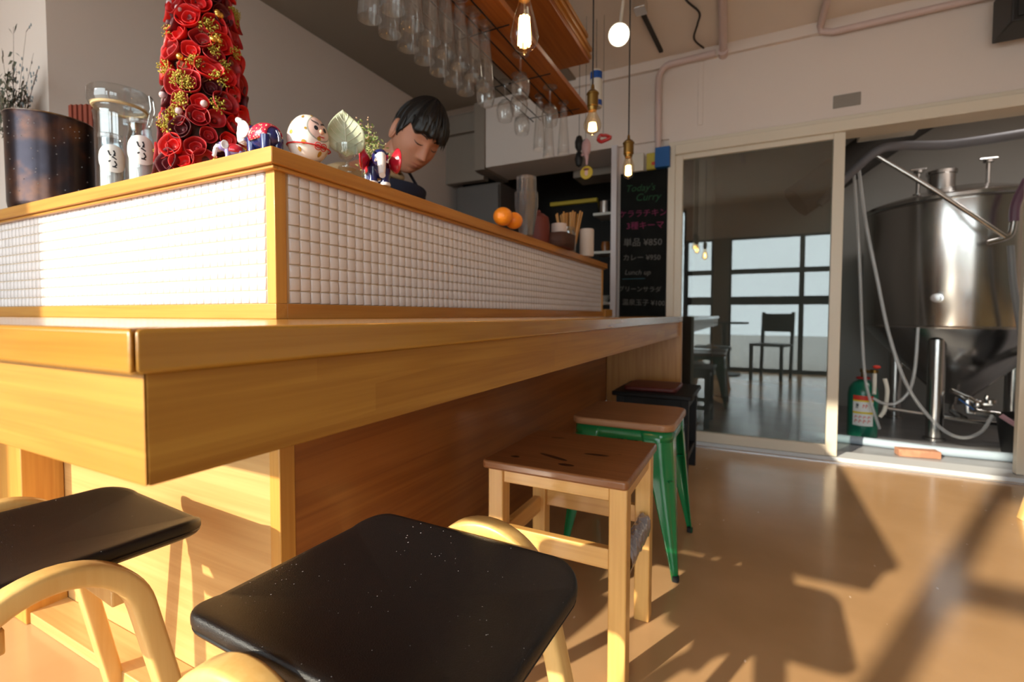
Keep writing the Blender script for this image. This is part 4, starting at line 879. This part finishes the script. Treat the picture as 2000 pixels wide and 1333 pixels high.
for s in (-1, 1):
    ribbon('eyebrow', [(s*.014, .029), (s*.024, .034), (s*.036, .035), (s*.047, .030)], [.0018, .0026, .0024, .001], M['hair'], .001)
    ribbon('eyelashes', [(s*.017, .006), (s*.024, .0025), (s*.033, .0015), (s*.041, .003), (s*.047, .007)], [.0008, .0015, .0017, .0016, .0008], M['hair'], .0012)
    ribbon('nostril', [(s*.006, -.0425), (s*.010, -.0415)], [.0016, .0016], mat('nostril_dark', (.09, .03, .02), .6), -.0005)
ribbon('lip', [(-.022, -.0615), (-.010, -.0585), (0, -.0592), (.010, -.0585), (.022, -.0615)], [.001, .0028, .0030, .0028, .001], M['lip'], -.0005)
ribbon('lip', [(-.020, -.0635), (-.009, -.0675), (0, -.0682), (.009, -.0675), (.020, -.0635)], [.001, .0032, .0038, .0032, .001], M['lip'], -.0008)
# hair cap with fringe
hb = MB(); hb.T = HM
FS = 1
def lowz(a):      # bottom edge of the hair by azimuth (0 = front)
    d = abs((a+PI) % (2*PI)-PI)
    if d < .95: return .040-FS*.012*math.sin(a*1.5)+.005*math.sin(a*11)
    if d < 1.15: return .034+(d-.95)*.05
    if d < 1.50: return .040-.058*((d-1.15)/.35)**.7
    if d < 1.62: return -.018+(d-1.50)/.12*.048
    if d < 1.95: return .030
    return .030-(min(d, 2.6)-1.95)/.65*.095
d_ = lambda a: abs((a+PI) % (2*PI)-PI)
def hairf(u, v):
    a = 2*PI*u; zl = lowz(a); ph1 = math.acos(max(-.95, min(.95, zl/.116))); ph = ph1*v
    th = .030*(1-.35*v**3)*(1-(.72*v**1.3 if d_(a) > 1.05 else .72*v**1.3*max(0, (d_(a)-.8)/.25)))+.004*noise.noise(Vector((math.sin(a)*5, math.cos(a)*5, v*1.2)))+.0010*math.sin(a*47+3*v)*v+.0010*math.sin(a*31+1)*v
    d = abs((a+PI) % (2*PI)-PI)
    if d > 2: th *= 1-.25*v
    p = head(u, ph/PI); n_ = Vector((p.x, p.y, p.z+.02)).normalized(); return p+n_*th
hb.grid(lambda u, v: hairf(u, .002+v*.998), 160, 34, True)
hb.grid(lambda u, v: Vector(hairf(u, 1)).lerp(head(u, math.acos(max(-.95, min(.95, lowz(2*PI*u)/.116)))/PI, .001), v), 160, 3, True)
rn = random.Random(2)
for k in range(150):   # locks
    a = rn.uniform(-PI, PI); u = a/(2*PI); v0 = rn.uniform(.35, .8) if rn.random() < .5 else rn.uniform(.72, .85); P = []
    if 1.0 < abs(a) < 2.1 and k % 4: continue
    dd_ = rn.uniform(.15, .35); ln = rn.uniform(.006, .020) if abs(a) < 1.0 else rn.uniform(.002, .009)
    for i in range(6):
        t_ = i/5; vv_ = min(1, v0+t_*(1-v0)); p = Vector(hairf(u+dd_*.06*t_, vv_)); 
        if i == 5: p += Vector((dd_*.02, .002, -ln))
        P.append(p+p.normalized()*.0006)
    hb.tube(P, [.0012, .0035, .0042, .0040, .0028, .0004], 5)
hb.build('hair', M['hair'], man, smooth=80)
# clothes
nds = [(0, 0, .90, (.145, .175)), (.03, 0, 1.08, (.125, .16)), (.10, .005, 1.215, (.120, .178)), (.158, .01, 1.300, (.098, .135)), (.190, .011, 1.335, (.075, .085)),
       (.160, .17, 1.285, .072), (.20, .215, 1.22, .064), (.235, .235, 1.14, .060), (.160, -.155, 1.285, .072), (.205, -.20, 1.22, .064), (.245, -.22, 1.14, .060)]
mm = skin_body('shirt', nds, [(0, 1), (1, 2), (2, 3), (3, 4), (3, 5), (5, 6), (6, 7), (3, 8), (8, 9), (9, 10)], M['shirt']); o = bpy.data.objects.new('shirt', mm); COL.objects.link(o); o.parent = man
b = MB(); C_ = Vector((.232, .013, 1.372)); ax = Vector((.62, .04, .72)).normalized(); e1 = ax.orthogonal().normalized(); e2 = ax.cross(e1)
b.tube([C_+(e1*math.cos(2*PI*k/24)+e2*math.sin(2*PI*k/24))*.064 for k in range(24)], .010, 8, closed=True).build('collar', M['shirt'], man, smooth=80)
ndj = [(0, 0, .93, (.15, .17)), (-.01, .10, .80, .105), (.01, .115, .50, .080), (-.03, .12, .12, .070), (-.01, -.10, .80, .105), (.01, -.115, .50, .080), (-.03, -.12, .12, .070)]
mm = skin_body('trousers', ndj, [(0, 1), (1, 2), (2, 3), (0, 4), (4, 5), (5, 6)], M['jeans']); o = bpy.data.objects.new('trousers', mm); COL.objects.link(o); o.parent = man
for s in (-1, 1): MB().ball((.03, s*.125, .036), .14, .05, .048, 16, 10, fn=lambda q: 1 if q.z > -.6 else .8).build('shoe', M['blackp'], man, smooth=80)
def apf(u, v):   # apron bib hanging from the neck in front of the chest
    x = (u-.5)*2; wd = .115+.08*v; yy = x*wd; z = 1.285-.45*v-.012*x; fx = .385-.13*v-.07*x*x-.02*math.sin(PI*v); return (fx, .012+yy, z)
MB().grid(apf, 15, 16).build('apron', M['apron_c'], man, smooth=80, solid=.003)
MB().tube([apf(.03, .01), (.25, -.085, 1.385), (.175, -.04, 1.425), (.165, .05, 1.425), (.25, .11, 1.385), apf(.97, .01)], .005, 6, sx=2.2).build('apron_strap', M['apron_c'], man)

# ------------------------------------------------------------------ kitchen hollow
t = thing('refrigerator', 'grey cabinet-like refrigerator behind the man at the left of the kitchen', 'refrigerator', (-2.02, 3.62, 0))
MB().box(-.20, .20, -.22, .22, 0, 1.88).build('body', M['fridge'], t, bevel=.006)
MB().box(-.195, .195, -.245, -.222, .62, 1.86).build('door', M['fridge'], t, bevel=.005); MB().box(-.195, .195, -.245, -.222, .03, .60).build('door', M['fridge'], t, bevel=.005)
MB().box(-.02, .0, -.27, -.247, 1.45, 1.60).build('handle', M['dark'], t, bevel=.003)
t = thing('wall_box', 'pale boxed duct under the soffit at the right of the kitchen opening', 'duct', (-1.11, 3.75, 1.99)); MB().box(-.18, .18, -.12, .12, -.09, .06).build('casing', M['kwall'], t, bevel=.003)
t = thing('kitchen_shelf', 'thin pale shelf with uprights at the right side of the dark kitchen', 'shelf', (-1.0, 3.8, 1.0))
for z in (.60, .30, -.10): MB().box(-.14, .14, -.12, .12, z, z+.02).build('board', M['white'], t, bevel=.001)
for x in (.13,): MB().box(x, x+.012, -.12, -.108, -1.0, .9).build('upright', M['white'], t)
def item(nm, label, cat, loc, prof, m_): return tag(MB().lathe(prof, n=20).build(nm, m_, None, loc=loc), label, cat)
item('saucepan', 'grey metal pan on the top kitchen shelf', 'pan', (-1.07, 3.78, 1.6205), [(.001, 0), (.055, 0), (.06, .005), (.06, .10), (.057, .10), (.055, .006), (.001, .005)], M['chrome_d'])
item('sauce_bottle', 'white and red bottle on the middle kitchen shelf', 'bottle', (-.97, 3.76, 1.3205), [(.001, 0), (.028, 0), (.028, .10), (.012, .13), (.012, .16), (.001, .16)], M['white'])
item('red_tin', 'small red tin beside the white bottle on the kitchen shelf', 'tin', (-.92, 3.74, 1.3205), [(.001, 0), (.025, 0), (.025, .11), (.001, .112)], mat('tin_red', (.30, .03, .02), .4))
item('brown_pot', 'small brown pot on the middle kitchen shelf', 'pot', (-1.06, 3.76, 1.3205), [(.001, 0), (.03, 0), (.035, .05), (.03, .08), (.001, .085)], M['panel_y'])
item('green_bottle', 'dark green bottle on the lowest kitchen shelf behind the ledge end', 'bottle', (-.95, 3.70, .9205), [(.001, 0), (.036, 0), (.037, .16), (.014, .22), (.013, .28), (.001, .28)], mat('green_glassy', (.04, .07, .03), .2, coat=.5))
item('white_bowl', 'white bowl on the lowest kitchen shelf', 'bowl', (-1.06, 3.72, .9205), [(.001, 0), (.03, 0), (.06, .05), (.057, .05), (.028, .004), (.001, .003)], M['white'])
yl = mat('yellow_bar', (.55, .38, .02), .5)
tag(MB().box(-.26, .16, -.02, .02, -.016, .016).build('yellow_rail', yl, None, loc=(-1.33, 3.9, 1.775), bevel=.004), 'horizontal yellow rail in the dark kitchen', 'rail')
t = thing('yellow_tool', 'short yellow handle hanging in the dark kitchen beside the cup stack', 'tool', (-1.94, 3.85, 1.90)); MB().beam((0, 0, 0), (-.045, 0, -.12), .032, .02).build('handle', yl, t, bevel=.003); MB().tube([(0, 0, 0), (.03, 0, .09)], .006, 8).build('rod', M['dark'], t)
st(MB().box(-.862, -.826, YD-.04, YD+.38, .80, 1.947).build('trim_8', mat('white_post', (.66, .62, .64), .4), smooth=0))
t = thing('work_table', 'dark kitchen worktable hidden in the hollow behind the bar', 'table', (-1.35, 4.2, 0)); MB().box(-.8, .8, -.3, .3, .82, .86).build('top', M['dark'], t); MB().box(-.78, .78, -.28, .28, .1, .82).build('body', M['dark'], t)

# ------------------------------------------------------------------ chalkboard and things above it
t = thing('chalkboard_menu', 'tall narrow chalkboard menu with green, pink and white handwriting', 'chalkboard', (-.655, YD-.018, .30))
MB().box(-.148, .150, -.008, .012, 0, 1.455).build('board', M['board'], t, bevel=.002)
ck = {'g': mat('chalk_green', (.02, .08, .035), .9), 'p': mat('chalk_pink', (.20, .025, .08), .9), 'w': mat('chalk_white', (.14, .135, .125), .9), 'b': mat('chalk_blue', (.05, .15, .20), .9)}
for body, size, c, x, z, sh in (("Today's", .062, 'g', -.02, 1.33, .25), ('Curry', .066, 'g', .03, 1.265, .25), ('ケララチキン', .052, 'p', .0, 1.165, 0), ('3種キーマ', .054, 'p', .015, 1.085, 0), ('単品 ¥850', .058, 'w', .0, .975, 0), ('カレー ¥950', .046, 'w', -.005, .880, 0), ('Lunch up', .046, 'w', -.03, .785, .2), ('グリーンサラダ', .040, 'w', -.015, .675, 0), ('温泉玉子 ¥100', .044, 'w', .01, .585, 0)):
    text_mesh('chalk_writing', body, size, ck[c], t, (x, -.0088, z), (R(90), R(2), 0), .0003, shear=sh)
MB().box(-.13, .02, -.0092, -.0085, .757, .760).build('chalk_underline', ck['b'], t, smooth=0)
tag(MB().box(-.05, .04, -.03, .02, 0, .125).build('blue_box', mat('blue_card', (.008, .10, .34), .5), None, loc=(-.525, YD-.035, 1.757), bevel=.002), 'small blue box on the right end of the chalkboard top', 'box')
t = thing('yellow_packet', 'yellow packet with a small red mark above the chalkboard', 'packet', (-.60, YD-.02, 1.757))
MB().box(-.033, .033, -.02, .015, 0, .105).build('packet', mat('yellow_card', (.52, .42, .05), .5), t, bevel=.004); MB().box(0, .026, -.0212, -.020, .025, .045).build('red_mark', mat('mark_red', (.6, .06, .02), .5), t, smooth=0)
tag(MB().box(-.04, .04, -.02, .015, 0, .115).build('white_packet', M['white'], None, loc=(-.69, YD-.02, 1.757), bevel=.006), 'white packet standing beside the yellow one above the chalkboard', 'packet')

# ------------------------------------------------------------------ pipes, vent, speaker on the wall and ceiling
def curve_pts(P, n=8):
    P = [Vector(p) for p in P]; out = []
    for i in range(len(P)-1):
        p0, p1, p2, p3 = P[max(0, i-1)], P[i], P[i+1], P[min(len(P)-1, i+2)]
        for k in range(n):
            t_ = k/n; out.append(.5*((2*p1)+(-p0+p2)*t_+(2*p0-5*p1+4*p2-p3)*t_**2+(-p0+3*p1-3*p2+p3)*t_**3))
    return out+[P[-1]]
yp = YD-.035
tag(MB().tube([(-.56, yp, 1.76), (-.566, yp, 2.30)]+[(-.566+.07*(1-math.cos(a)), yp, 2.30+.07*math.sin(a)*1.4) for a in (.3, .6, .9, 1.2, 1.5)]+[(-.23, yp, 2.405)], .019, 16).build('wall_pipe', M['pipe'], None), 'pinkish pipe rising beside the chalkboard and bending right along the wall top', 'pipe')
tag(MB().tube([(-.19, yp, 2.395), (-.19, yp-.005, 2.41), (-.175, 2.9, 2.425), (-.15, 2.2, 2.425), (-.12, .8, 2.425)], .021, 16).tube([(-.19, yp-.02, 2.40), (-.19, yp+.035, 2.40)], .028, 16).build('ceiling_pipe', M['pipe'], None), 'pinkish pipe running along the ceiling above the glass door', 'pipe')
q = at(1606, 45, y=yp); tag(MB().tube([(q.x+.02, 1.4, 2.425), (q.x, 2.8, 2.425), (q.x-.01, yp-.02, 2.415), (q.x-.005, yp, 2.395), (q.x+.05, yp, 2.375), (q.x+.9, yp, 2.385), (XR, yp, 2.39)], .017, 16).build('conduit_pipe', M['pipe'], None), 'thin pinkish pipe turning along the top of the right wall', 'pipe')
t = thing('ceiling_bracket', 'dark hinge-like metal bracket under the ceiling left of the pipes', 'bracket', (-.53, 2.8, 2.44)); MB().beam((-.03, -.25, -.012), (0, .27, -.012), .022, .014).build('arm', M['dark'], t); MB().box(-.05, .01, -.28, -.20, -.05, .01).build('plate', M['chrome_d'], t, bevel=.003)
rn = random.Random(9); b = MB()
q = at(1360, 40, z=2.43); b.tube(curve_pts([(q.x+rn.uniform(-.03, .03), 2.35+.13*k, 2.425+rn.uniform(-.015, .01)) for k in range(7)]), .006, 6)
tag(b.build('loose_cable', M['cord'], None), 'loose dark cable dangling along the ceiling before the wall pipe', 'cable')
q = at(1654, 196, y=YD-.004); tag(MB().box(-.063, .063, -.004, .004, -.034, .034).build('wall_plate', mat('plate', (.26, .23, .20), .5), None, loc=(q.x, YD-.0045, q.z), bevel=.002), 'small brownish rectangular plate on the white wall above the door', 'plate')
q = at(1955, 66, y=3.05); t = thing('wall_speaker', 'black boxy speaker at the top right corner of the wall', 'speaker', (q.x, 3.05, q.z))
MB().box(0, .26, -.10, .10, 0, .20).build('cabinet', M['blackp'], t, bevel=.006); MB().box(.02, .24, -.106, -.10, .02, .18).build('grille', mat('grille', (.02, .02, .02), .8, bump=(400, .8)), t); MB().box(.08, .18, .10, .165, .06, .14).build('bracket', M['blackp'], t)
st(MB().box(-.33, -.30, YD-.006, YD, 2.0, 2.385).build('trim_9', M['wall'], smooth=0, bevel=.002))
# oddments hanging from the far end of the shelf
t = thing('drink_can', 'blue and white tall can hanging at the far end of the wooden shelf', 'can', (-.80, 2.62, 1.97))
MB().lathe([(.001, 0), (.030, 0), (.033, .004), (.033, .025), (.033, .19), (.030, .2), (.001, .2)], n=24).build('body', M['white'], t); blu = mat('can_blue', (.01, .08, .38), .35)
MB().lathe([(.0333, .006), (.0333, .035)], n=24, cap=False).build('band', blu, t); MB().lathe([(.0333, .15), (.0333, .19)], n=24, cap=False).build('band', blu, t); MB().tube([(0, 0, .2), (0, 0, CZ-1.97)], .0015, 5).build('string', M['cord'], t)
t = thing('black_charm', 'black knobbly ornament hanging below the shelf end', 'ornament', (-.89, 2.6, 1.65)); MB().lathe([(.001, 0), (.016, .01), (.024, .045), (.016, .08), (.010, .088), (.022, .11), (.024, .14), (.015, .17), (.001, .178)], n=16).build('body', M['blackp'], t); MB().tube([(0, 0, .175), (0, 0, CZ-1.65)], .0015, 5).build('string', M['cord'], t)
t = thing('pink_charm', 'pale pink pig-shaped charm with teal cap hanging below the shelf end', 'ornament', (-.835, 2.56, 1.655)); MB().ball((0, 0, .085), .026, .022, .048, 16, 12).tube([(0, 0, .05), (.004, 0, .02), (.003, 0, -.012)], [.014, .009, .006], 8).ball((-.020, -.005, .045), .008).build('body', mat('charm_pink', (.62, .40, .42), .4), t, smooth=80)
MB().ball((-.004, 0, .118), .016, .014, .013).build('cap', mat('teal', (.03, .20, .22), .5), t); MB().tube([(-.004, 0, .125), (-.004, 0, CZ-1.66)], .0012, 5).build('string', M['cord'], t)
t = thing('round_badge', 'round yellow badge with a pink figure on it hanging lowest of the charms', 'badge', (-.832, 2.558, 1.602)); ry = R(90)
b = MB(); b.T = Matrix.Rotation(ry, 4, 'X'); b.lathe([(.001, -.003), (.034, -.003), (.036, 0), (.034, .003), (.001, .003)], n=32); b.build('disc', mat('badge_yellow', (.62, .44, .03), .35), t); b = MB(); b.T = Matrix.Translation((0, -.0032, 0)) @ Matrix.Rotation(ry, 4, 'X')
disc_on(b, lambda u, v: (u, v, 0), 0, -.002, .010, .016, 3, 14); b.build('figure', mat('badge_pink', (.75, .48, .42), .5), t); b = MB(); b.T = Matrix.Translation((0, -.0036, 0)) @ Matrix.Rotation(ry, 4, 'X'); disc_on(b, lambda u, v: (u, v, 0), 0, .017, .018, .006, 2, 12); b.build('dark_mark', mat('badge_brown', (.16, .03, .02), .5), t)
MB().tube([(0, 0, .034), (0, 0, .040)], .0012, 5).build('ring', M['chrome'], t)
t = thing('lips_ornament', 'red lips-shaped ornament hanging beside the black charm', 'ornament', (-.752, 2.6, 1.79)); b = MB(); rl_ = mat('lip_red', (.55, .012, .01), .25, coat=.8)
b.tube(curve_pts([(-.030, 0, 0), (-.016, 0, .018), (0, 0, .014), (.016, 0, .012), (.044, 0, -.004)], 4), .009, 8).tube(curve_pts([(-.030, 0, 0), (-.014, 0, -.018), (.006, 0, -.016), (.024, 0, -.012), (.044, 0, -.004)], 4), .010, 8); b.build('lips', rl_, t, smooth=80)
MB().box(-.014, .012, -.004, .004, -.006, .004).build('teeth', M['white'], t, bevel=.002); MB().tube([(0, 0, .015), (0, 0, CZ-1.79)], .0012, 5).build('string', M['cord'], t)

# ------------------------------------------------------------------ brewing room
TX, TY, TR = 1.275, 4.40, .535
t = thing('brewing_tank', 'large stainless conical brewing tank standing on tubular legs', 'tank', (TX, TY, 0))
ZB, ZT = .745, 1.56
MB().lathe([(.05, .20), (.07, .22), (TR-.01, ZB-.01), (TR, ZB+.01), (TR, ZT-.02), (TR-.012, ZT)], n=96, cap=False).build('vessel', M['chrome_d'], t, smooth=30)
MB().lathe([(TR+.003, ZB-.008), (TR+.006, ZB), (TR+.003, ZB+.008)], n=96, cap=False).build('lower_band', M['chrome_d'], t)
MB().lathe([(TR-.004, ZT-.012), (TR+.012, ZT), (TR+.012, ZT+.02), (TR-.02, ZT+.035), (TR-.05, ZT+.045), (.22, ZT+.125), (.16, ZT+.135), (.001, ZT+.14)], n=96).build('domed_lid', M['chrome_d'], t, smooth=30)
MB().lathe([(.075, ZT+.12), (.075, ZT+.235), (.085, ZT+.24), (.085, ZT+.262), (.075, ZT+.266), (.001, ZT+.27)], (-.12, -.05, 0), 40).build('manway', M['chrome'], t)
for (dx, dy) in ((-.24, -.02), (.10, -.12)):
    MB().lathe([(.012, ZT+.10), (.012, ZT+.27), (.028, ZT+.275), (.028, ZT+.29), (.001, ZT+.292)], (dx, dy, 0), 20).tube([(dx-.045, dy, ZT+.30), (dx+.045, dy, ZT+.30)], .009, 10).lathe([(.03, ZT+.10), (.03, ZT+.125), (.012, ZT+.13)], (dx, dy, 0), 20).build('valve', M['chrome'], t)
for a in (-2.05, -.9, .5, 2.2):
    x, y = (TR-.10)*math.cos(a), (TR-.10)*math.sin(a); MB().lathe([(.046, .02), (.046, ZB-.08)], (x, y, 0), 28, False).lathe([(.001, .0045), (.06, .0045), (.06, .022), (.046, .026), (.046, .03)], (x, y, 0), 28).build('leg', M['chrome'], t)
MB().tube([(-.42, -.25, .17), (.0, -.36, .14), (.30, -.30, .13)], .013, 10).tube([(0, 0, .20), (0, 0, .14), (.0, -.2, .13)], .022, 12).build('drain_pipe', M['chrome'], t)
b = MB(); a = -2.02; x, y = TR*math.cos(a), TR*math.sin(a); b.T = Matrix.Translation((x, y, .93)) @ Vector((math.cos(a), math.sin(a), 0)).to_track_quat('Z', 'Y').to_matrix().to_4x4()
b.lathe([(.03, -.01), (.03, .01), (.012, .012), (.012, .05), (.024, .052), (.024, .062), (.001, .063)], n=20).build('sample_tap', M['chrome'], t)
# side valve cluster with blue lever
q = at(1910, 790, y=3.95); t2 = t; b = MB(); c = q-Vector((TX, TY, 0))
b.tube([c+Vector((-.10, .10, .06)), c+Vector((-.04, .0, .03)), c], .020, 14).ball(tuple(c), .034).tube([c, c+Vector((.06, -.02, .01))], .022, 12).tube([c+Vector((.03, 0, 0)), c+Vector((.04, -.01, .06))], .012, 10).tube([c+Vector((-.05, 0, .02)), c+Vector((-.05, -.01, -.05)), c+Vector((.05, -.01, -.07))], .016, 10).tube([c+Vector((-.02, -.03, -.04)), c+Vector((.09, -.03, -.05))], .020, 12)
b.build('valve_cluster', M['chrome'], t); MB().beam(c+Vector((-.10, -.03, .03)), c+Vector((-.03, -.035, -.03)), .016, .008).build('lever', mat('lever_blue', (.005, .10, .35), .4), t, bevel=.002)
MB().lathe([(.024, 0), (.032, .004), (.032, .024), (.024, .028)], tuple(c+Vector((.05, -.02, .01))), 20).build('clamp', M['chrome'], t)
li = bpy.data.lights.new('brew_fill_light', 'AREA'); li.shape = 'RECTANGLE'; li.size = 1.2; li.size_y = .08; li.energy = 15; li.color = (1, .95, .9)  # area lamp added out of view to brighten the brewing room
t_ = thing('brew_fill_lamp', 'unseen fill lamp added on the brewing room ceiling', 'lamp', (1.9, 3.75, 2.40)); MB().box(-.62, .62, -.06, .06, -.01, .05).build('housing', M['white'], t_); lo = bpy.data.objects.new('brew_fill_light', li); COL.objects.link(lo); lo.parent = t_; lo.location = (0, 0, -.02)
# CO2 bottle
q = at(1683, 850, y=3.92); t = thing('gas_cylinder', 'green gas cylinder with white and yellow label standing by the door frame', 'cylinder', (q.x, 3.92, .0045))
gcm = mat('cylinder_green', (.004, .15, .09), .3, coat=.5)
MB().lathe([(.001, 0), (.078, 0), (.084, .008), (.084, .29), (.078, .33), (.055, .365), (.030, .38), (.022, .385), (.001, .386)], n=40).build('body', gcm, t)
a0 = tocam(q)
def cf(off): return lambda u, v: ((.084+off)*math.cos(a0+u/.084), (.084+off)*math.sin(a0+u/.084), v)
def patch(nm, u0, u1, v0, v1, m_, off):
    f = cf(off); MB().grid(lambda a, b_: f(u0+(u1-u0)*a, v0+(v1-v0)*b_), 14, 2).build(nm, m_, t, smooth=80)
lr = mat('label_red', (.70, .05, .03), .5); ly_ = mat('label_yellow', (.80, .62, .03), .5)
patch('label', -.055, .062, .085, .285, paper, .0006); patch('label_band', -.055, .062, .255, .285, lr, .001); patch('label_band', -.055, .062, .245, .255, ly_, .001); patch('label_band', -.055, .062, .165, .178, ly_, .001)
for k, (u0, v0, u1, v1) in enumerate(((-.035, .20, -.020, .232), (.0, .205, .03, .228), (-.045, .135, .05, .150), (-.045, .105, .05, .125))):
    b = MB(); f = cf(.0013); n = 4 if k > 1 else 2; w_ = (u1-u0)/(n*2)
    for i in range(n): stroke_on(b, f, [(u0+w_*(2*i+.3), v0), (u0+w_*(2*i+.6), v1), (u0+w_*(2*i+1.6), (v0+v1)/2)], .0022)
    b.build('label_writing', lr if k else ink, t, smooth=0)
MB().tube([(.034*math.cos(k*PI/12), .034*math.sin(k*PI/12), .395) for k in range(24)], .007, 8, closed=True).build('collar_ring', mat('ring_red', (.35, .02, .02), .5), t)
b = MB().lathe([(.014, .38), (.014, .43), (.020, .435), (.020, .455), (.010, .46), (.001, .46)], n=16).tube([(0, 0, .44), (.05, -.02, .44)], .010, 10).lathe([(.001, -.01), (.022, -.01), (.024, .01), (.001, .012)], (.055, -.022, .445), 16)
b.build('regulator', M['brass'], t); MB().ball((.065, -.03, .475), .022, .018, .012).build('red_knob', lr, t)
hose = glass('clear_hose', (.80, .80, .80), 2.0, .1, haze=.35)
MB().tube(curve_pts([(.055, -.03, .43), (.05, -.06, .36), (.045, -.085, .30)]), .012, 8).build('white_nozzle', M['white'], t)
cz = lambda px, py, y: at(px, py, y=y)
def hose_(nm, label, pts, r, m_): return tag(MB().tube(curve_pts(pts, 7), r, 10).build(nm, m_, None, smooth=80), label, 'hose')
hose_('clear_hose', 'long translucent hose sweeping down before the tank into a low loop', [cz(1676, 320, 3.8), cz(1690, 430, 3.8), cz(1712, 540, 3.8), cz(1738, 660, 3.79), cz(1775, 760, 3.77), cz(1830, 830, 3.76), cz(1875, 855, 3.76), cz(1915, 845, 3.78), cz(1938, 812, 3.82)], .010, hose)
hose_('clear_hose', 'translucent hose hanging straight past the gas cylinder valve', [cz(1667, 330, 3.78), cz(1678, 500, 3.78), cz(1684, 660, 3.78), cz(1690, 740, 3.76), cz(1702, 790, 3.76), cz(1718, 838, 3.78)], .009, hose)
hose_('clear_hose', 'translucent hose looping from the sample tap back to the gas cylinder', [cz(1793, 640, 3.80), cz(1787, 720, 3.78), cz(1775, 765, 3.78), cz(1750, 788, 3.78), cz(1725, 788, 3.78), cz(1705, 778, 3.78)], .009, hose)
hose_('white_hose', 'short white hose curling at the side of the gas cylinder', [cz(1728, 740, 3.84), cz(1733, 765, 3.83), cz(1728, 800, 3.83), cz(1718, 815, 3.83)], .012, M['white'])
hose_('grey_hose', 'thick pale blue-grey hose lying along the brewing room threshold', [(.30, 3.66, .030), (.54, 3.655, .031), (.80, 3.62, .031), (1.0, 3.585, .031), (1.30, 3.60, .031), (1.7, 3.62, .031)], .026, mat('hose_blue', (.36, .44, .52), .45))
hose_('thin_rod_pipe', 'slim grey pipe slanting down across the front of the tank', [cz(1705, 300, 3.66), cz(1830, 375, 3.66), cz(1964, 463, 3.70)], .013, M['chrome_d'])
hose_('grey_tube', 'grey tube running down at the right side of the tank', [cz(1974, 480, 3.72), cz(1980, 560, 3.73), cz(1996, 660, 3.76), cz(2010, 760, 3.78)], .016, mat('tube_grey', (.25, .25, .26), .4))
t = thing('pipe_elbow', 'bright steel pipe elbow at the right of the tank', 'pipe', cz(1975, 450, 3.72)); b = MB().tube(curve_pts([(-.10, 0, -.065), (-.03, 0, -.045), (0, 0, -.02), (.01, 0, .05)]), .017, 12); b.build('elbow', M['chrome'], t)
MB().tube(curve_pts([(.01, 0, .05), (.015, 0, .15), (.06, 0, .28)]), .022, 10).build('upper_hose', mat('hose_purple', (.16, .08, .12), .4), t)
hose_('insulated_pipe', 'thick grey insulated pipe bending across the top of the brewing room', [cz(1600, 400, 3.62), cz(1650, 350, 3.62), cz(1712, 296, 3.62), cz(1760, 285, 3.64), cz(1860, 282, 3.66), cz(2040, 255, 3.7)], .026, mat('lagging', (.16, .155, .17), .6))
hose_('dark_duct', 'dark sloping duct high behind the tank', [(.30, 4.6, 1.75), (.9, 4.7, 2.20), (1.2, 4.7, 2.40)], .14, M['dark'])
t = thing('air_unit', 'white fixture hanging just inside the top of the brewing room opening', 'fixture', (.70, 3.62, 1.90)); MB().box(-.14, .14, -.06, .06, 0, .20).build('case', M['white'], t, bevel=.004); MB().box(-.11, .05, -.065, -.061, .01, .03).build('slot', M['chrome'], t)
t = thing('dark_bin', 'black plastic tub with a white label at the right of the brewing room', 'bin', (1.51, 3.815, .0045))
MB().lathe([(.001, 0), (.17, 0), (.20, .22), (.205, .225), (.195, .225), (.165, .01), (.001, .008)], n=40, cap=False).build('tub', M['blackp'], t)
a1 = math.atan2(-3.815, -1.51)-.30; MB().grid(lambda u, v: ((.181+.035*v*.6)*math.cos(a1+.30*u), (.181+.035*v*.6)*math.sin(a1+.30*u), .10+.06*v), 8, 2).build('white_label', paper, t)
br = mat('brick_orange', (.55, .27, .16), .85, bump=(60, .6), var=((.42, .20, .12), 20, 3, .4, .6))
tag(MB().box(-.10, .10, -.035, .035, 0, .042).build('brick', br, None, loc=(.865, 3.50, .0045), rot=(0, 0, R(8)), bevel=.005), 'single pale orange brick on the floor at the brewing room threshold', 'brick')
hose_('purple_hose', 'pinkish hose lying over the black tub', [cz(1955, 812, 3.62), cz(1975, 825, 3.60), cz(2010, 845, 3.60)], .013, mat('pink_hose', (.42, .22, .26), .4))

# chair and table added behind the camera, standing in for a person's reflection and shadow
t = thing('standin_chair', 'dark chair added near the storefront windows, standing in for a person', 'chair', (.22, -.62, 0), R(20)); dk = M['black_wood']
MB().prism(rrect(.42, .42, .05, 5), .42, .45).build('seat', dk, t, bevel=.004)
for sx in (-1, 1):
    MB().cbox((sx*.18, .18, .21), .035, .035, .42).build('leg', dk, t); MB().beam((sx*.18, -.18, 0), (sx*.18, -.24, .86), .035, .035).build('leg', dk, t)
MB().box(-.17, .17, -.255, -.235, .60, .84).build('backrest', dk, t, rot=None)
t = thing('standin_table', 'small round dark table added by the storefront windows for its shadow and reflection', 'table', (-.35, -.78, 0))
MB().lathe([(.001, .70), (.30, .70), (.305, .71), (.305, .725), (.001, .728)], n=40).build('top', dk, t); MB().tube([(0, 0, .03), (0, 0, .70)], .03, 16).build('pedestal', dk, t); MB().lathe([(.001, 0), (.22, 0), (.22, .015), (.03, .035), (.001, .035)], n=32).build('base', dk, t)
